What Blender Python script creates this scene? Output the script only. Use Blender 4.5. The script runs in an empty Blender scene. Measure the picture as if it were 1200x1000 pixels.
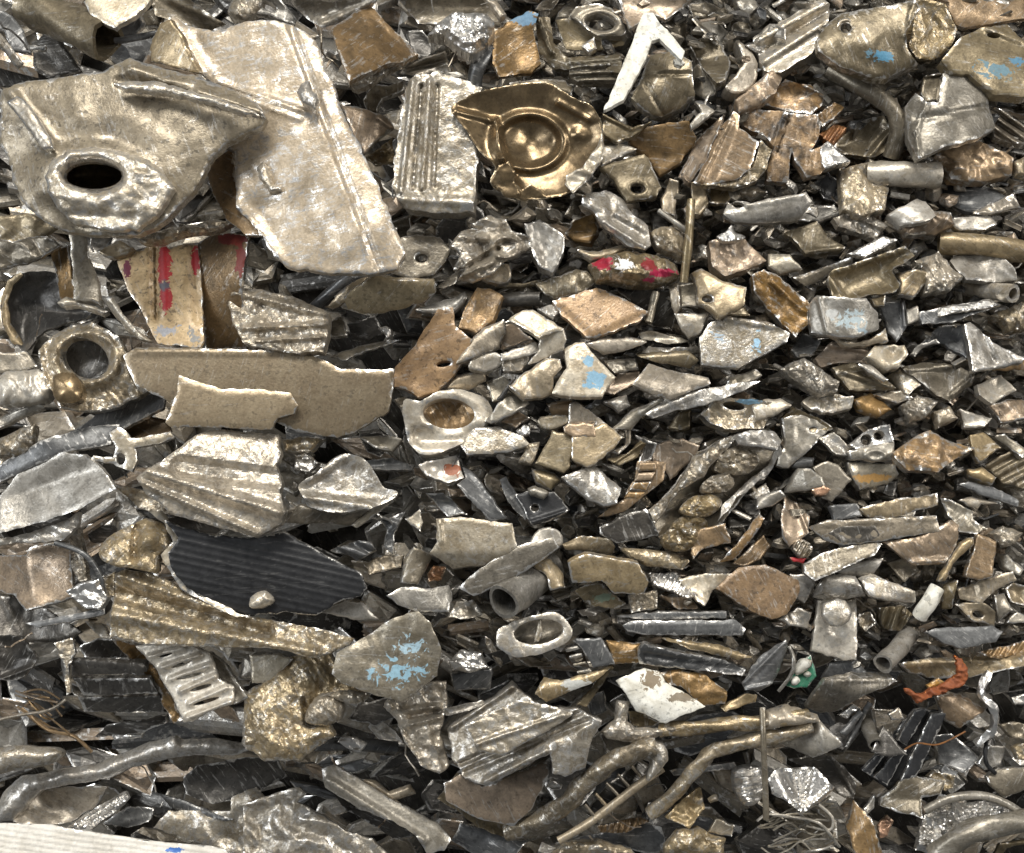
import bpy, math, random
import numpy as np
from mathutils import Vector, Matrix
from mathutils.geometry import delaunay_2d_cdt

scene = bpy.context.scene
col = scene.collection
R = math.radians

# ---------------------------------------------------------------- the place
# The heap leans at its angle of repose; "pile space" has x along the slope,
# y up the slope and z straight out of it. One unit of pile space is 0.85 mm.
S = 0.00085
LOOK_DOWN = R(50)
UP = Vector((0, math.sin(LOOK_DOWN), math.cos(LOOK_DOWN)))
OUT = Vector((0, -math.cos(LOOK_DOWN), math.sin(LOOK_DOWN)))
D = 1500.0                               # camera to heap surface
PILE = Matrix(((1, 0, 0), UP, OUT)).transposed()

def pile(v):
    return PILE @ Vector(v)

# camera
cam_data = bpy.data.cameras.new("camera")
cam = bpy.data.objects.new("camera", cam_data)
col.objects.link(cam)
cam_data.sensor_fit = 'HORIZONTAL'
cam_data.angle = 2 * math.atan(600.0 / D)
cam_data.clip_start = 0.05
cam_data.clip_end = 50
cam.matrix_world = Matrix.Translation(pile((0, 0, D * S))) @ PILE.to_4x4()
scene.camera = cam

# world: the even, dim light of a large hall
world = bpy.data.worlds.new("World")
scene.world = world
world.use_nodes = True
bg = world.node_tree.nodes["Background"]
bg.inputs[0].default_value = (0.92, 0.96, 1.0, 1)
bg.inputs[1].default_value = 0.145

def area_lamp(name, loc, target, sx, sy, power, colour):
    ld = bpy.data.lights.new(name, 'AREA')
    ld.shape = 'RECTANGLE'
    ld.size, ld.size_y = sx, sy
    ld.energy = power
    ld.color = colour
    o = bpy.data.objects.new(name, ld)
    o.location = pile(loc)
    d = pile(target) - o.location
    o.rotation_euler = d.to_track_quat('-Z', 'Y').to_euler()
    col.objects.link(o)

area_lamp("hall_lamp_back", (-0.6, 6.9, 5.4), (0.05, -0.3, 0), 5.0, 2.7, 790, (1.0, 0.97, 0.91))
area_lamp("reflection_lamp_left", (-4.2, 0.9, 3.0), (0, -0.3, 0), 1.2, 2.4, 110, (0.92, 0.96, 1.0))  # added cool side lamp, gives the metal varied reflections
area_lamp("reflection_lamp_right", (4.4, 1.6, 3.6), (0, -0.3, 0), 1.6, 1.8, 150, (1.0, 0.97, 0.92))  # added lamp on the other side, more for the metal to reflect

scene.view_settings.view_transform = 'Standard'
scene.view_settings.look = 'None'
scene.view_settings.gamma = 1
scene.view_settings.exposure = 0.12
scene.cycles.max_bounces = 6
scene.cycles.use_denoising = True

# ---------------------------------------------------------------- noise
def _hash(i, j, seed):
    n = (i * 374761393 + j * 668265263 + seed * 974711) & 0x7fffffff
    n = ((n ^ (n >> 13)) * 1274126177) & 0x7fffffff
    return ((n ^ (n >> 16)) & 0xffff) / 65535.0

def vnoise(x, y, seed):
    xi, yi = np.floor(x).astype(np.int64), np.floor(y).astype(np.int64)
    fx, fy = x - xi, y - yi
    fx, fy = fx * fx * (3 - 2 * fx), fy * fy * (3 - 2 * fy)
    a, b = _hash(xi, yi, seed), _hash(xi + 1, yi, seed)
    c, d = _hash(xi, yi + 1, seed), _hash(xi + 1, yi + 1, seed)
    return (a + (b - a) * fx) * (1 - fy) + (c + (d - c) * fx) * fy - 0.5

def fnoise(x, y, seed, octaves=3):
    t, a, r = 0, 1.0, 0
    for k in range(octaves):
        r = r + a * vnoise(x * 2 ** k, y * 2 ** k, seed + 17 * k)
        a *= 0.5
    return r

def facets(x, y, seed):
    """Flat facets meeting in sharp creases, like crumpled sheet or a broken face."""
    wx = x + 0.55 * fnoise(x * 0.6 + 3, y * 0.6, seed + 41, 2)
    wy = y + 0.55 * fnoise(x * 0.6, y * 0.6 + 7, seed + 43, 2)
    a = 0.5 + (seed % 13) * 0.21
    x, y = wx * math.cos(a) - wy * math.sin(a), wx * math.sin(a) + wy * math.cos(a)
    xi, yi = np.floor(x).astype(np.int64), np.floor(y).astype(np.int64)
    fx, fy = x - xi, y - yi
    a, b = _hash(xi, yi, seed), _hash(xi + 1, yi, seed)
    c, d = _hash(xi, yi + 1, seed), _hash(xi + 1, yi + 1, seed)
    lo = a + (b - a) * fx + (c - a) * fy
    hi = d + (c - d) * (1 - fx) + (b - d) * (1 - fy)
    return np.where(fx + fy < 1, lo, hi) - 0.5

# ---------------------------------------------------------------- materials
MATS = {}

def scrap_material(name, c1, c2, metal=(0.84, 0.81, 0.76), bright=0.3, rough=0.37, met=0.5, var=0.7, satlo=0.6, satr=0.6,
                   bump=0.5, grain=1.0, rough_b=0.29, streak=0.35, spec=0.5, speck=0.5, bump_dist=0.0012):
    m = bpy.data.materials.new(name)
    m.use_nodes = True
    nt = m.node_tree
    N, L = nt.nodes, nt.links
    N.clear()
    def nd(t, **kw):
        n = N.new(t)
        for k, v in kw.items():
            setattr(n, k, v)
        return n
    def math_(op, a, b=None, clamp=False):
        n = nd('ShaderNodeMath', operation=op, use_clamp=clamp)
        for i, v in enumerate((a, b)):
            if v is None:
                continue
            if isinstance(v, (int, float)):
                n.inputs[i].default_value = v
            else:
                L.new(v, n.inputs[i])
        return n.outputs[0]
    def smooth(v, lo, hi):
        n = nd('ShaderNodeMapRange', interpolation_type='SMOOTHSTEP')
        L.new(v, n.inputs[0])
        n.inputs[1].default_value, n.inputs[2].default_value = lo, hi
        return n.outputs[0]
    def mixc(f, a, b, blend='MIX'):
        n = nd('ShaderNodeMix', data_type='RGBA', blend_type=blend)
        for s, v in ((n.inputs[0], f), (n.inputs[6], a), (n.inputs[7], b)):
            if isinstance(v, (int, float)):
                s.default_value = v
            elif isinstance(v, tuple):
                s.default_value = (*v, 1)
            else:
                L.new(v, s)
        return n.outputs[2]
    def mixf(f, a, b):
        n = nd('ShaderNodeMix', data_type='FLOAT')
        for s, v in ((n.inputs[0], f), (n.inputs[2], a), (n.inputs[3], b)):
            if isinstance(v, (int, float)):
                s.default_value = v
            else:
                L.new(v, s)
        return n.outputs[0]
    tc = nd('ShaderNodeTexCoord')
    oi = nd('ShaderNodeObjectInfo')
    sc = math_('MULTIPLY', oi.outputs['Random'], 7.3)
    add = nd('ShaderNodeVectorMath', operation='ADD')
    L.new(tc.outputs['Object'], add.inputs[0])
    L.new(sc, add.inputs[1])
    vec = add.outputs[0]
    def noise(scale, detail=5, dist=0.0, v=None, rgh=0.6):
        n = nd('ShaderNodeTexNoise')
        L.new(v or vec, n.inputs['Vector'])
        n.inputs['Scale'].default_value = scale
        n.inputs['Detail'].default_value = detail
        n.inputs['Roughness'].default_value = rgh
        n.inputs['Distortion'].default_value = dist
        return n.outputs['Fac']
    n1 = noise(58, 4, 0.8)
    n2 = noise(420 * grain, 2)
    n3 = noise(95, 4, 1.2, rgh=0.68)
    n4 = noise(170, 3)
    # grime: two tones, darker specks, per-piece variation
    dirt = mixc(smooth(n1, 0.28, 0.74), c1, tuple(0.8 * x for x in c2))
    var = math_('ADD', math_('MULTIPLY', n2, var), 1.0 - 0.5 * var)
    cmb = nd('ShaderNodeCombineColor')
    for i in range(3):
        L.new(var, cmb.inputs[i])
    dirt = mixc(1.0, dirt, cmb.outputs[0], 'MULTIPLY')
    speckm = math_('MULTIPLY', smooth(n4, 0.56, 0.66), speck)
    dirt = mixc(speckm, dirt, tuple(0.22 * x for x in c1))
    hsv = nd('ShaderNodeHueSaturation')
    L.new(dirt, hsv.inputs['Color'])
    L.new(math_('ADD', math_('MULTIPLY', oi.outputs['Random'], 0.7), 0.65), hsv.inputs['Value'])
    sat = math_('MULTIPLY', math_('FRACT', math_('MULTIPLY', oi.outputs['Random'], 91.7)), satr)
    L.new(math_('ADD', sat, satlo), hsv.inputs['Saturation'])
    dirt = hsv.outputs[0]
    # bare metal: torn edges and rubbed patches
    at = nd('ShaderNodeAttribute', attribute_name='edge')
    e = math_('ADD', at.outputs['Fac'], math_('MULTIPLY', math_('SUBTRACT', n4, 0.5), 1.6))
    e = math_('ADD', e, math_('MULTIPLY', math_('SUBTRACT', n1, 0.5), 2.6))
    em = math_('MULTIPLY', smooth(e, 0.40, 0.95), smooth(at.outputs['Fac'], 0.0, 0.25))
    lo = 0.78 - 0.5 * bright
    worn = math_('MULTIPLY', smooth(n3, lo - 0.05, lo + 0.22), 0.9)
    mask = math_('MAXIMUM', em, worn)
    # scratches: long thin marks in the plane of the heap, turned differently on every piece
    r1 = nd('ShaderNodeVectorRotate', rotation_type='X_AXIS')
    r1.inputs['Angle'].default_value = LOOK_DOWN - math.pi / 2
    L.new(vec, r1.inputs['Vector'])
    r2 = nd('ShaderNodeVectorRotate', rotation_type='Z_AXIS')
    L.new(r1.outputs[0], r2.inputs['Vector'])
    L.new(math_('MULTIPLY', oi.outputs['Random'], 40.0), r2.inputs['Angle'])
    mp = nd('ShaderNodeMapping')
    L.new(r2.outputs[0], mp.inputs[0])
    mp.inputs['Scale'].default_value = (330, 34, 60)
    ns = noise(1.0, 2, 0.7, mp.outputs[0])
    mask = math_('MAXIMUM', mask, math_('MULTIPLY', math_('MULTIPLY', smooth(ns, 0.60 - 0.08 * streak, 0.67 - 0.08 * streak), smooth(n3, 0.40, 0.62)), streak))
    metalv = mixc(n4, tuple(0.62 * x for x in metal), metal)
    colour = mixc(mask, dirt, metalv)
    metallic = mixf(mask, met, 1.0)
    rr = math_('ADD', math_('MULTIPLY', n4, 0.35), rough - 0.17)
    rb = math_('ADD', math_('MULTIPLY', n2, 0.30), rough_b - 0.12)
    roughness = mixf(mask, rr, rb)
    # paint
    pa = nd('ShaderNodeAttribute', attribute_name='paint')
    pc = nd('ShaderNodeAttribute', attribute_name='pcol')
    pm = smooth(math_('ADD', pa.outputs['Fac'], math_('MULTIPLY', math_('SUBTRACT', n3, 0.5), 2.2)), 0.44, 0.56)
    pm = math_('MULTIPLY', pm, smooth(pa.outputs['Fac'], 0.02, 0.1))
    pcv = mixc(1.0, pc.outputs['Color'], cmb.outputs[0], 'MULTIPLY')
    colour = mixc(pm, colour, pcv)
    metallic = mixf(pm, metallic, 0.0)
    roughness = mixf(pm, roughness, 0.5)
    hgt = math_('ADD', math_('MULTIPLY', n2, 0.7), math_('MULTIPLY', n4, 0.45 if bump < 0.5 else 1.0))
    bp = nd('ShaderNodeBump')
    bp.inputs['Strength'].default_value = bump
    bp.inputs['Distance'].default_value = bump_dist
    L.new(hgt, bp.inputs['Height'])
    bs = nd('ShaderNodeBsdfPrincipled')
    bs.inputs['Specular IOR Level'].default_value = spec
    L.new(colour, bs.inputs['Base Color'])
    L.new(metallic, bs.inputs['Metallic'])
    L.new(math_('MAXIMUM', roughness, 0.12), bs.inputs['Roughness'])
    L.new(bp.outputs[0], bs.inputs['Normal'])
    out = nd('ShaderNodeOutputMaterial')
    L.new(bs.outputs[0], out.inputs[0])
    MATS[name] = m
    return m

SM = scrap_material
SM('tan',    (0.39, 0.31, 0.20), (0.27, 0.21, 0.13), bump=0.3)
SM('grey',   (0.36, 0.325, 0.265), (0.23, 0.20, 0.15), bump=0.3)
SM('olive',  (0.25, 0.205, 0.135), (0.16, 0.128, 0.08), bright=0.26, bump=0.3)
SM('smooth', (0.37, 0.295, 0.195), (0.36, 0.275, 0.175), bump=0.2, bright=0.16, streak=0.2, satlo=1.0, satr=0.0)
SM('painted', (0.50, 0.37, 0.21), (0.36, 0.25, 0.13), bright=0.12, met=0.05, bump=0.25, streak=0.2, speck=0.8, satlo=1.0, satr=0.0)
SM('brown',  (0.33, 0.22, 0.115), (0.21, 0.145, 0.08), bright=0.22, bump=0.3)
SM('rust',   (0.33, 0.215, 0.115), (0.25, 0.165, 0.095), bright=0.16, met=0.2, bump=0.35, speck=0.7, satlo=1.0, satr=0.0)
SM('aged',   (0.235, 0.195, 0.135), (0.175, 0.142, 0.095), bright=0.32, met=0.4, bump=0.3, speck=0.7)
SM('ochre',  (0.38, 0.235, 0.10), (0.18, 0.12, 0.065), bright=0.36, met=0.35, bump=0.5)
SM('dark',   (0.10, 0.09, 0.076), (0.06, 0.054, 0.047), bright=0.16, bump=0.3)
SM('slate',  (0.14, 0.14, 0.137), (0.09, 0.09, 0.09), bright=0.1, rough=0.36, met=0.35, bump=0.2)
SM('silver', (0.47, 0.42, 0.34), (0.28, 0.23, 0.16), bright=0.58, bump=0.5)
SM('pale',   (0.54, 0.48, 0.38), (0.39, 0.32, 0.22), bright=0.42, met=0.4, bump=0.3)
SM('cast',   (0.40, 0.32, 0.205), (0.20, 0.155, 0.095), metal=(0.84, 0.80, 0.73), bright=0.5, bump=0.4, grain=0.6, bump_dist=0.0025)
SM('foil',   (0.52, 0.50, 0.47), (0.40, 0.38, 0.35), bright=0.95, bump=0.3, rough_b=0.28)
SM('bronze', (0.25, 0.18, 0.10), (0.18, 0.13, 0.075), metal=(0.66, 0.55, 0.38), bright=0.28, rough=0.30, met=0.75, bump=0.12, speck=0.3, streak=0.1, rough_b=0.28, satlo=1.0, satr=0.0)
SM('charred', (0.38, 0.235, 0.105), (0.05, 0.043, 0.036), bright=0.3, met=0.3, bump=0.5)
SM('scratched', (0.38, 0.305, 0.21), (0.30, 0.235, 0.155), metal=(0.80, 0.785, 0.76), bright=0.50, streak=0.9, met=0.3, speck=0.35, bump=0.3)
SM('black',  (0.022, 0.022, 0.023), (0.014, 0.014, 0.015), streak=0.06, bright=0.14, rough=0.45, met=0.0, spec=0.4, speck=0.1, bump=0.25, satlo=1.0, satr=0.0)
SM('white',  (0.74, 0.72, 0.65), (0.62, 0.58, 0.48), bright=0.0, rough=0.5, met=0.0, bump=0.15, speck=0.55, streak=0.3, metal=(0.5, 0.47, 0.4), var=0.4, satlo=1.0, satr=0.0)
SM('bag',    (0.78, 0.74, 0.67), (0.74, 0.69, 0.60), bright=0.0, rough=0.6, met=0.0, bump=0.1, speck=0.12, streak=0.08, metal=(0.7, 0.68, 0.64), var=0.3, satlo=1.0, satr=0.0)
SM('copper', (0.32, 0.17, 0.09), (0.19, 0.10, 0.058), metal=(0.78, 0.58, 0.42), bright=0.36, bump=0.4)
SM('orange', (0.30, 0.085, 0.025), (0.20, 0.055, 0.02), metal=(0.5, 0.16, 0.04), bright=0.0, met=0.0, streak=0.0, rough=0.7, satlo=1.0, satr=0.0)
SM('green',  (0.03, 0.17, 0.10), (0.03, 0.12, 0.07), bright=0.1, met=0.0, bump=0.2, satlo=1.0, satr=0.0)

# ---------------------------------------------------------------- builders
O = [0.0, 0.0, 0.25]       # origin and scale of the sheet that outlines are noted on
CATS = dict(pl='metal plate', sh='metal shard', ca='casting fragment', tu='metal tube', ro='metal rod', br='bracket',
            st='metal strip', fo='crumpled foil', an='angle bar', ch='metal channel', sk='metal shell', wi='wire',
            ch2='chunk', bl='metal block', pr='metal profile')
GROUP = "loose pieces of scrap metal in the heap"
SEED = [1]
LIE = {}        # how far each thing was moved in or out with the heap's surface; its parts move with it

def at(ox, oy, k=0.25):
    O[:] = [ox, oy, k]

def lie(px, py):
    """How far the heap's surface stands out or falls back at a place: it sags into a hollow at the lower left."""
    a = np.exp(-(((px - 230) / 300) ** 2 + ((py - 940) / 150) ** 2) * 1.4)
    b = np.exp(-(((px - 560) / 260) ** 2 + ((py - 985) / 90) ** 2) * 1.4)
    c = np.exp(-(((px - 230) / 260) ** 2 + ((py - 130) / 170) ** 2) * 1.2)
    return -120 * a - 40 * b + 25 * c

def P3(px, py, z):
    f = (D - z) / D
    return np.stack([(px - 600) * f * S, (500 - py) * f * S, z * S], -1)

_PM = np.array(PILE)

def to_world(a):
    return a @ _PM.T

def parse(s):
    v = np.array([[float(c) for c in q.split(',')] for q in s.split()])
    return v * O[2] + np.array(O[:2])

def catmull(p, n=4):
    out = []
    m = len(p)
    for i in range(m):
        a, b, c, d = p[i - 1], p[i], p[(i + 1) % m], p[(i + 2) % m]
        for k in range(n):
            t = k / n
            out.append(0.5 * ((2 * b) + (-a + c) * t + (2 * a - 5 * b + 4 * c - d) * t * t + (-a + 3 * b - 3 * c + d) * t ** 3))
    return np.array(out)

def densify(p, step, closed=True):
    out = []
    m = len(p)
    for i in range(m if closed else m - 1):
        a, b = p[i], p[(i + 1) % m]
        n = max(1, int(round(np.linalg.norm(b - a) / step)))
        for k in range(n):
            out.append(a + (b - a) * k / n)
    if not closed:
        out.append(p[-1])
    return np.array(out)

def inside(q, poly):
    x, y = q[:, 0:1], q[:, 1:2]
    x0, y0 = poly[:, 0], poly[:, 1]
    x1, y1 = np.roll(x0, -1), np.roll(y0, -1)
    c = ((y0 > y) != (y1 > y)) & (x < (x1 - x0) * (y - y0) / np.where(y1 == y0, 1e-9, y1 - y0) + x0)
    return (c.sum(1) % 2) == 1

def dist_to(q, loops):
    best = np.full(len(q), 1e9)
    for lp in loops:
        a, b = lp, np.roll(lp, -1, 0)
        ab = b - a
        l2 = (ab ** 2).sum(1) + 1e-9
        for i0 in range(0, len(q), 800):
            qq = q[i0:i0 + 800, None, :]
            t = np.clip(((qq - a) * ab).sum(2) / l2, 0, 1)
            d = np.sqrt((((qq - a) - t[..., None] * ab) ** 2).sum(2)).min(1)
            best[i0:i0 + 800] = np.minimum(best[i0:i0 + 800], d)
    return best

def height(q, feats, d, dmax, seed, c):
    x, y = q[:, 0], q[:, 1]
    h = np.zeros(len(q))
    k, ox, oy = O[2], O[0], O[1]
    for f in feats:
        t = f[0]
        if t == 'b':
            a = R(f[1]); nx, ny = math.sin(a), math.cos(a)      # axis runs at f[1] degrees, 0 = level
            dd = (x - c[0]) * nx + (y - c[1]) * ny
            r = max(np.abs(dd).max(), 1e-3)
            h += f[2] * (1 - (dd / r) ** 2)
        elif t == 'd':
            h += f[1] * (1 - (1 - np.clip(d / dmax, 0, 1)) ** 2)
        elif t in 'rg':
            x0, y0, x1, y1, w = ox + f[1] * k, oy + f[2] * k, ox + f[3] * k, oy + f[4] * k, f[5] * k
            dx, dy = x1 - x0, y1 - y0
            l2 = dx * dx + dy * dy + 1e-9
            s = np.clip(((x - x0) * dx + (y - y0) * dy) / l2, 0, 1)
            dd = np.hypot(x - x0 - s * dx, y - y0 - s * dy) / w
            h += f[6] * (np.exp(-dd ** 2 * 2.2) if t == 'r' else np.clip(1.6 - 1.6 * dd, 0, 1))
        elif t == 'f':
            x0, y0, x1, y1 = ox + f[1] * k, oy + f[2] * k, ox + f[3] * k, oy + f[4] * k
            dx, dy = x1 - x0, y1 - y0
            l = math.hypot(dx, dy)
            sd = (dx * (y - y0) - dy * (x - x0)) / l
            w = f[6] if len(f) > 6 else 1.5
            h += f[5] * (np.sqrt(sd * sd + w * w) + sd) * 0.5
        elif t == 'o':
            X, Y, rx, ry, w = ox + f[1] * k, oy + f[2] * k, f[3] * k, f[4] * k, f[5] * k
            rr = np.hypot((x - X) / rx, (y - Y) / ry)
            dd = (rr - 1) * min(rx, ry) / w
            h += f[6] * np.exp(-dd ** 2 * 2.2)
        elif t == 'p':
            X, Y, r = ox + f[1] * k, oy + f[2] * k, f[3] * k
            h += f[4] * np.exp(-((x - X) ** 2 + (y - Y) ** 2) / (r * r) * 1.6)
        elif t == 'n':
            if f[2] <= 20:
                w = f[2] * 1.15
                h += f[1] * 1.5 * (facets(x / w, y / w, seed + 2) + 0.45 * facets(x / w * 2.3 + 5, y / w * 2.3, seed + 4))
            else:
                h += f[1] * 2 * fnoise(x / f[2], y / f[2], seed, 2)
        elif t == 'k':
            w = f[2] * 1.25
            h += f[1] * 1.9 * (facets(x / w, y / w, seed + 5) + 0.45 * facets(x / w * 2.2 + 9, y / w * 2.2, seed + 8))
        elif t == 'c':
            a = R(f[1]); nx, ny = math.sin(a), math.cos(a)
            dd = (x - c[0]) * nx + (y - c[1]) * ny + 1.5 * fnoise(x / 30, y / 30, seed, 2)
            s = np.cos(dd / (f[2] * k) * 2 * math.pi)
            h += f[3] * np.clip(s * 1.6, -1, 1)
    return h

def link(name, verts, faces, mat, edge=None, paint=None, pcol=None, flat=None, parent=None, centre=None):
    me = bpy.data.meshes.new(name)
    loc = np.zeros(3) if centre is None else centre
    me.from_pydata((verts - loc).tolist(), [], faces)
    sm = np.ones(len(faces), dtype=bool)
    if flat is not None:
        sm[flat:] = False
    me.polygons.foreach_set('use_smooth', sm)
    if edge is not None:
        me.attributes.new('edge', 'FLOAT', 'POINT').data.foreach_set('value', edge.astype(np.float32))
    if paint is not None:
        me.attributes.new('paint', 'FLOAT', 'POINT').data.foreach_set('value', paint.astype(np.float32))
        me.attributes.new('pcol', 'FLOAT_COLOR', 'POINT').data.foreach_set('color', pcol.astype(np.float32).ravel())
    me.materials.append(MATS[mat])
    me.update()
    o = bpy.data.objects.new(name, me)
    col.objects.link(o)
    if parent is not None:
        o.parent = parent
        o.location = loc - np.array(parent.location)
    else:
        o.location = loc
    return o

def finish(o, cat, label, group=GROUP):
    o['category'] = CATS.get(cat, cat)
    o['label'] = label
    if group:
        o['group'] = group

def relief_mesh(poly, holes, feats, z, gx, gy, t, seed, step, jag, rim, edge_w, back=0.0, follow=True):
    """A sheet or lump: the outline, cut and dented, laid in a tilted plane and thickened along its normal."""
    rng = np.random.RandomState(seed)
    lo, hi = poly.min(0), poly.max(0)
    c = (lo + hi) / 2
    size = max(hi - lo)
    if step is None:
        step = min(max(size / 30, 1.5), 4.0)
    b = densify(poly, step * 0.9)
    if jag > 0:
        tn = np.roll(b, -1, 0) - np.roll(b, 1, 0)
        nr = np.stack([tn[:, 1], -tn[:, 0]], 1)
        nr /= np.linalg.norm(nr, axis=1, keepdims=True) + 1e-9
        jj = fnoise(b[:, 0] / 9, b[:, 1] / 9, seed + 3, 3) * 2 * jag
        b = b + nr * jj[:, None]
    hl = [densify(h, step * 0.9) for h in holes]
    gxs = np.arange(lo[0], hi[0], step)
    gys = np.arange(lo[1], hi[1], step * 0.87)
    G = np.stack(np.meshgrid(gxs, gys), -1)
    G[1::2, :, 0] += step / 2
    G = G.reshape(-1, 2) + rng.uniform(-0.18, 0.18, (G.shape[0] * G.shape[1], 2)) * step
    G = G[inside(G, b)]
    for h in hl:
        G = G[~inside(G, h)]
    if len(G):
        G = G[dist_to(G, [b] + hl) > step * 0.55]
    loops = [b] + hl
    pts = np.concatenate(loops + ([G] if len(G) else []))
    edges, k = [], 0
    for lp in loops:
        n = len(lp)
        edges += [(k + i, k + (i + 1) % n) for i in range(n)]
        k += n
    vo, eo, fo, *_ = delaunay_2d_cdt([Vector(p) for p in pts], edges, [], 0, 1e-4)
    q = np.array([[v.x, v.y] for v in vo])
    tri = np.array([f for f in fo if len(f) == 3])
    ct = q[tri].mean(1)
    ok = inside(ct, b)
    for h in hl:
        ok &= ~inside(ct, h)
    tri = tri[ok]
    a2 = (q[tri[:, 1], 0] - q[tri[:, 0], 0]) * (q[tri[:, 2], 1] - q[tri[:, 0], 1]) - (q[tri[:, 1], 1] - q[tri[:, 0], 1]) * (q[tri[:, 2], 0] - q[tri[:, 0], 0])
    tri[a2 > 0] = tri[a2 > 0][:, ::-1]           # y runs down on the sheet: keep faces outward
    d = dist_to(q, loops)
    dmax = max(d.max(), 1e-3)
    h = height(q, feats, d, dmax, seed, c)
    if rim > 0:
        h -= rim * np.clip(1 - d / rim, 0, 1) ** 2 * 0.8
    z = z + (follow if not isinstance(follow, bool) else float(lie(c[0], c[1])) if follow else 0.0)
    zz = z + gx * (q[:, 0] - c[0]) + gy * (c[1] - q[:, 1]) + h
    front = P3(q[:, 0], q[:, 1], zz)
    nv = np.array([-gx, -gy, 1.0]); nv /= np.linalg.norm(nv)
    # boundary edges
    ed = {}
    for f in tri.tolist():
        for i in range(3):
            a_, b_ = f[i], f[(i + 1) % 3]
            if (b_, a_) in ed:
                del ed[(b_, a_)]
            else:
                ed[(a_, b_)] = 1
    rv = sorted({v for e_ in ed for v in e_})
    ri = {v: i for i, v in enumerate(rv)}
    n0, nr_ = len(q), len(rv)
    f_r = front[rv]
    wob = rng.uniform(-1, 1, (nr_, 3)) * 0.07 * min(t, 8) * S
    m_r = f_r - nv * t * 0.5 * S + wob
    b_r = f_r - nv * t * S
    bk = front - nv * t * S
    if back:
        bk[:, 2] -= back * S * (1 - (1 - np.clip(d / dmax, 0, 1)) ** 2)
    verts = np.concatenate([front, f_r, m_r, b_r, bk])
    faces = tri.tolist()
    nf = len(faces)
    for (a_, b_) in ed:
        i, j = ri[a_], ri[b_]
        faces.append((n0 + j, n0 + i, n0 + nr_ + i, n0 + nr_ + j))
        faces.append((n0 + nr_ + j, n0 + nr_ + i, n0 + 2 * nr_ + i, n0 + 2 * nr_ + j))
    o2 = n0 + 3 * nr_
    faces += [(o2 + f[2], o2 + f[1], o2 + f[0]) for f in tri.tolist()]
    e_f = np.clip(1 - d / max(edge_w * 0.85, 0.01), 0, 1)
    ek = 0.75 if size > 140 else rng.uniform(0.25, 1.0)            # some breaks are fresh and bright, others old and dull
    edge = np.concatenate([e_f * ek, np.full(3 * nr_, 0.8 * ek if edge_w > 0 else 0.0), np.zeros(n0)])
    return verts, faces, edge, nf, q, c, rv

def A(cat, label, pts, z=0, gx=0.0, gy=-0.3, t=5, mat='tan', *feats, holes=(), j=1.0, sm=0, rim=1.8, ew=3.0, step=None,
      paint=(), parent=None, name=None, back=0.0, n=None, group=GROUP, follow=True):
    SEED[0] += 1
    seed = SEED[0] * 13
    poly = parse(pts)
    if sm:
        poly = catmull(poly, 4)
    size = max(poly.max(0) - poly.min(0))
    if size < 120 and n is None:
        t *= 1.3
    hs = []
    for h in holes:
        X, Y, rx, ry = O[0] + h[0] * O[2], O[1] + h[1] * O[2], h[2] * O[2], h[3] * O[2]
        rot = R(h[4]) if len(h) > 4 else 0
        aa = np.linspace(0, 2 * math.pi, 20, endpoint=False)
        ex, ey = rx * np.cos(aa), ry * np.sin(aa)
        hs.append(np.stack([X + ex * math.cos(rot) - ey * math.sin(rot), Y + ex * math.sin(rot) + ey * math.cos(rot)], 1))
    fs = list(feats)
    if not any(f[0] in 'bdk' for f in fs) and 18 < size < 150 and n is None:
        rr = random.Random(seed)
        fs.append(('b', rr.uniform(-70, 50), rr.choice((-1, -1, 1)) * rr.uniform(0.08, 0.20) * size))
    if parent is None and 25 < size < 130 and n is None:
        rr = random.Random(seed + 1)
        c0 = poly.mean(0) + np.array([rr.uniform(-.2, .2), rr.uniform(-.2, .2)]) * size
        a0 = rr.uniform(0, 6.28)
        c0 = (c0 - np.array(O[:2])) / O[2]
        fs.append(('f', c0[0], c0[1], c0[0] + 10 * math.cos(a0), c0[1] + 10 * math.sin(a0), rr.uniform(-0.45, 0.45)))
    na = min(0.012 * size + 0.4, 2) if n is None else n
    if na:
        fs.append(('n', na, max(size * 0.35, 21)))
    if parent is not None:
        follow = LIE[parent.name]
    v, f, e, nf, q, c, rv = relief_mesh(poly, hs, fs, z, gx, gy, t, seed, step, j, rim, ew, back, follow)
    pa = pc = None
    if paint:
        n0 = len(q)
        pa = np.zeros(len(v)); pc = np.zeros((len(v), 4)); pc[:, 3] = 1
        for (X, Y, rx, ry, colr, *pw) in paint:
            dd = np.hypot((q[:, 0] - O[0] - X * O[2]) / (rx * O[2]), (q[:, 1] - O[1] - Y * O[2]) / (ry * O[2]))
            w = np.clip(1.25 - dd, 0, 1) * (pw[0] if pw else 1.0)
            up = w > pa[:n0]
            pa[:n0] = np.where(up, w, pa[:n0])
            pc[:n0, :3] = np.where(up[:, None], np.array(colr), pc[:n0, :3])
    w = to_world(v)
    dz = follow if not isinstance(follow, bool) else float(lie(c[0], c[1])) if follow else 0.0
    ctr = to_world(P3(np.array([c[0]]), np.array([c[1]]), np.array([float(z) - t + dz])))[0]
    nm = name or CATS.get(cat, cat).replace(' ', '_')
    o = link(nm, w, f, mat, e, pa, pc, 0 if mat in ('cast', 'foil') else None, parent, ctr)
    LIE[o.name] = dz
    if parent is None:
        finish(o, cat, label, group)
    elif label:
        o['label'] = label
    return o

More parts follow.
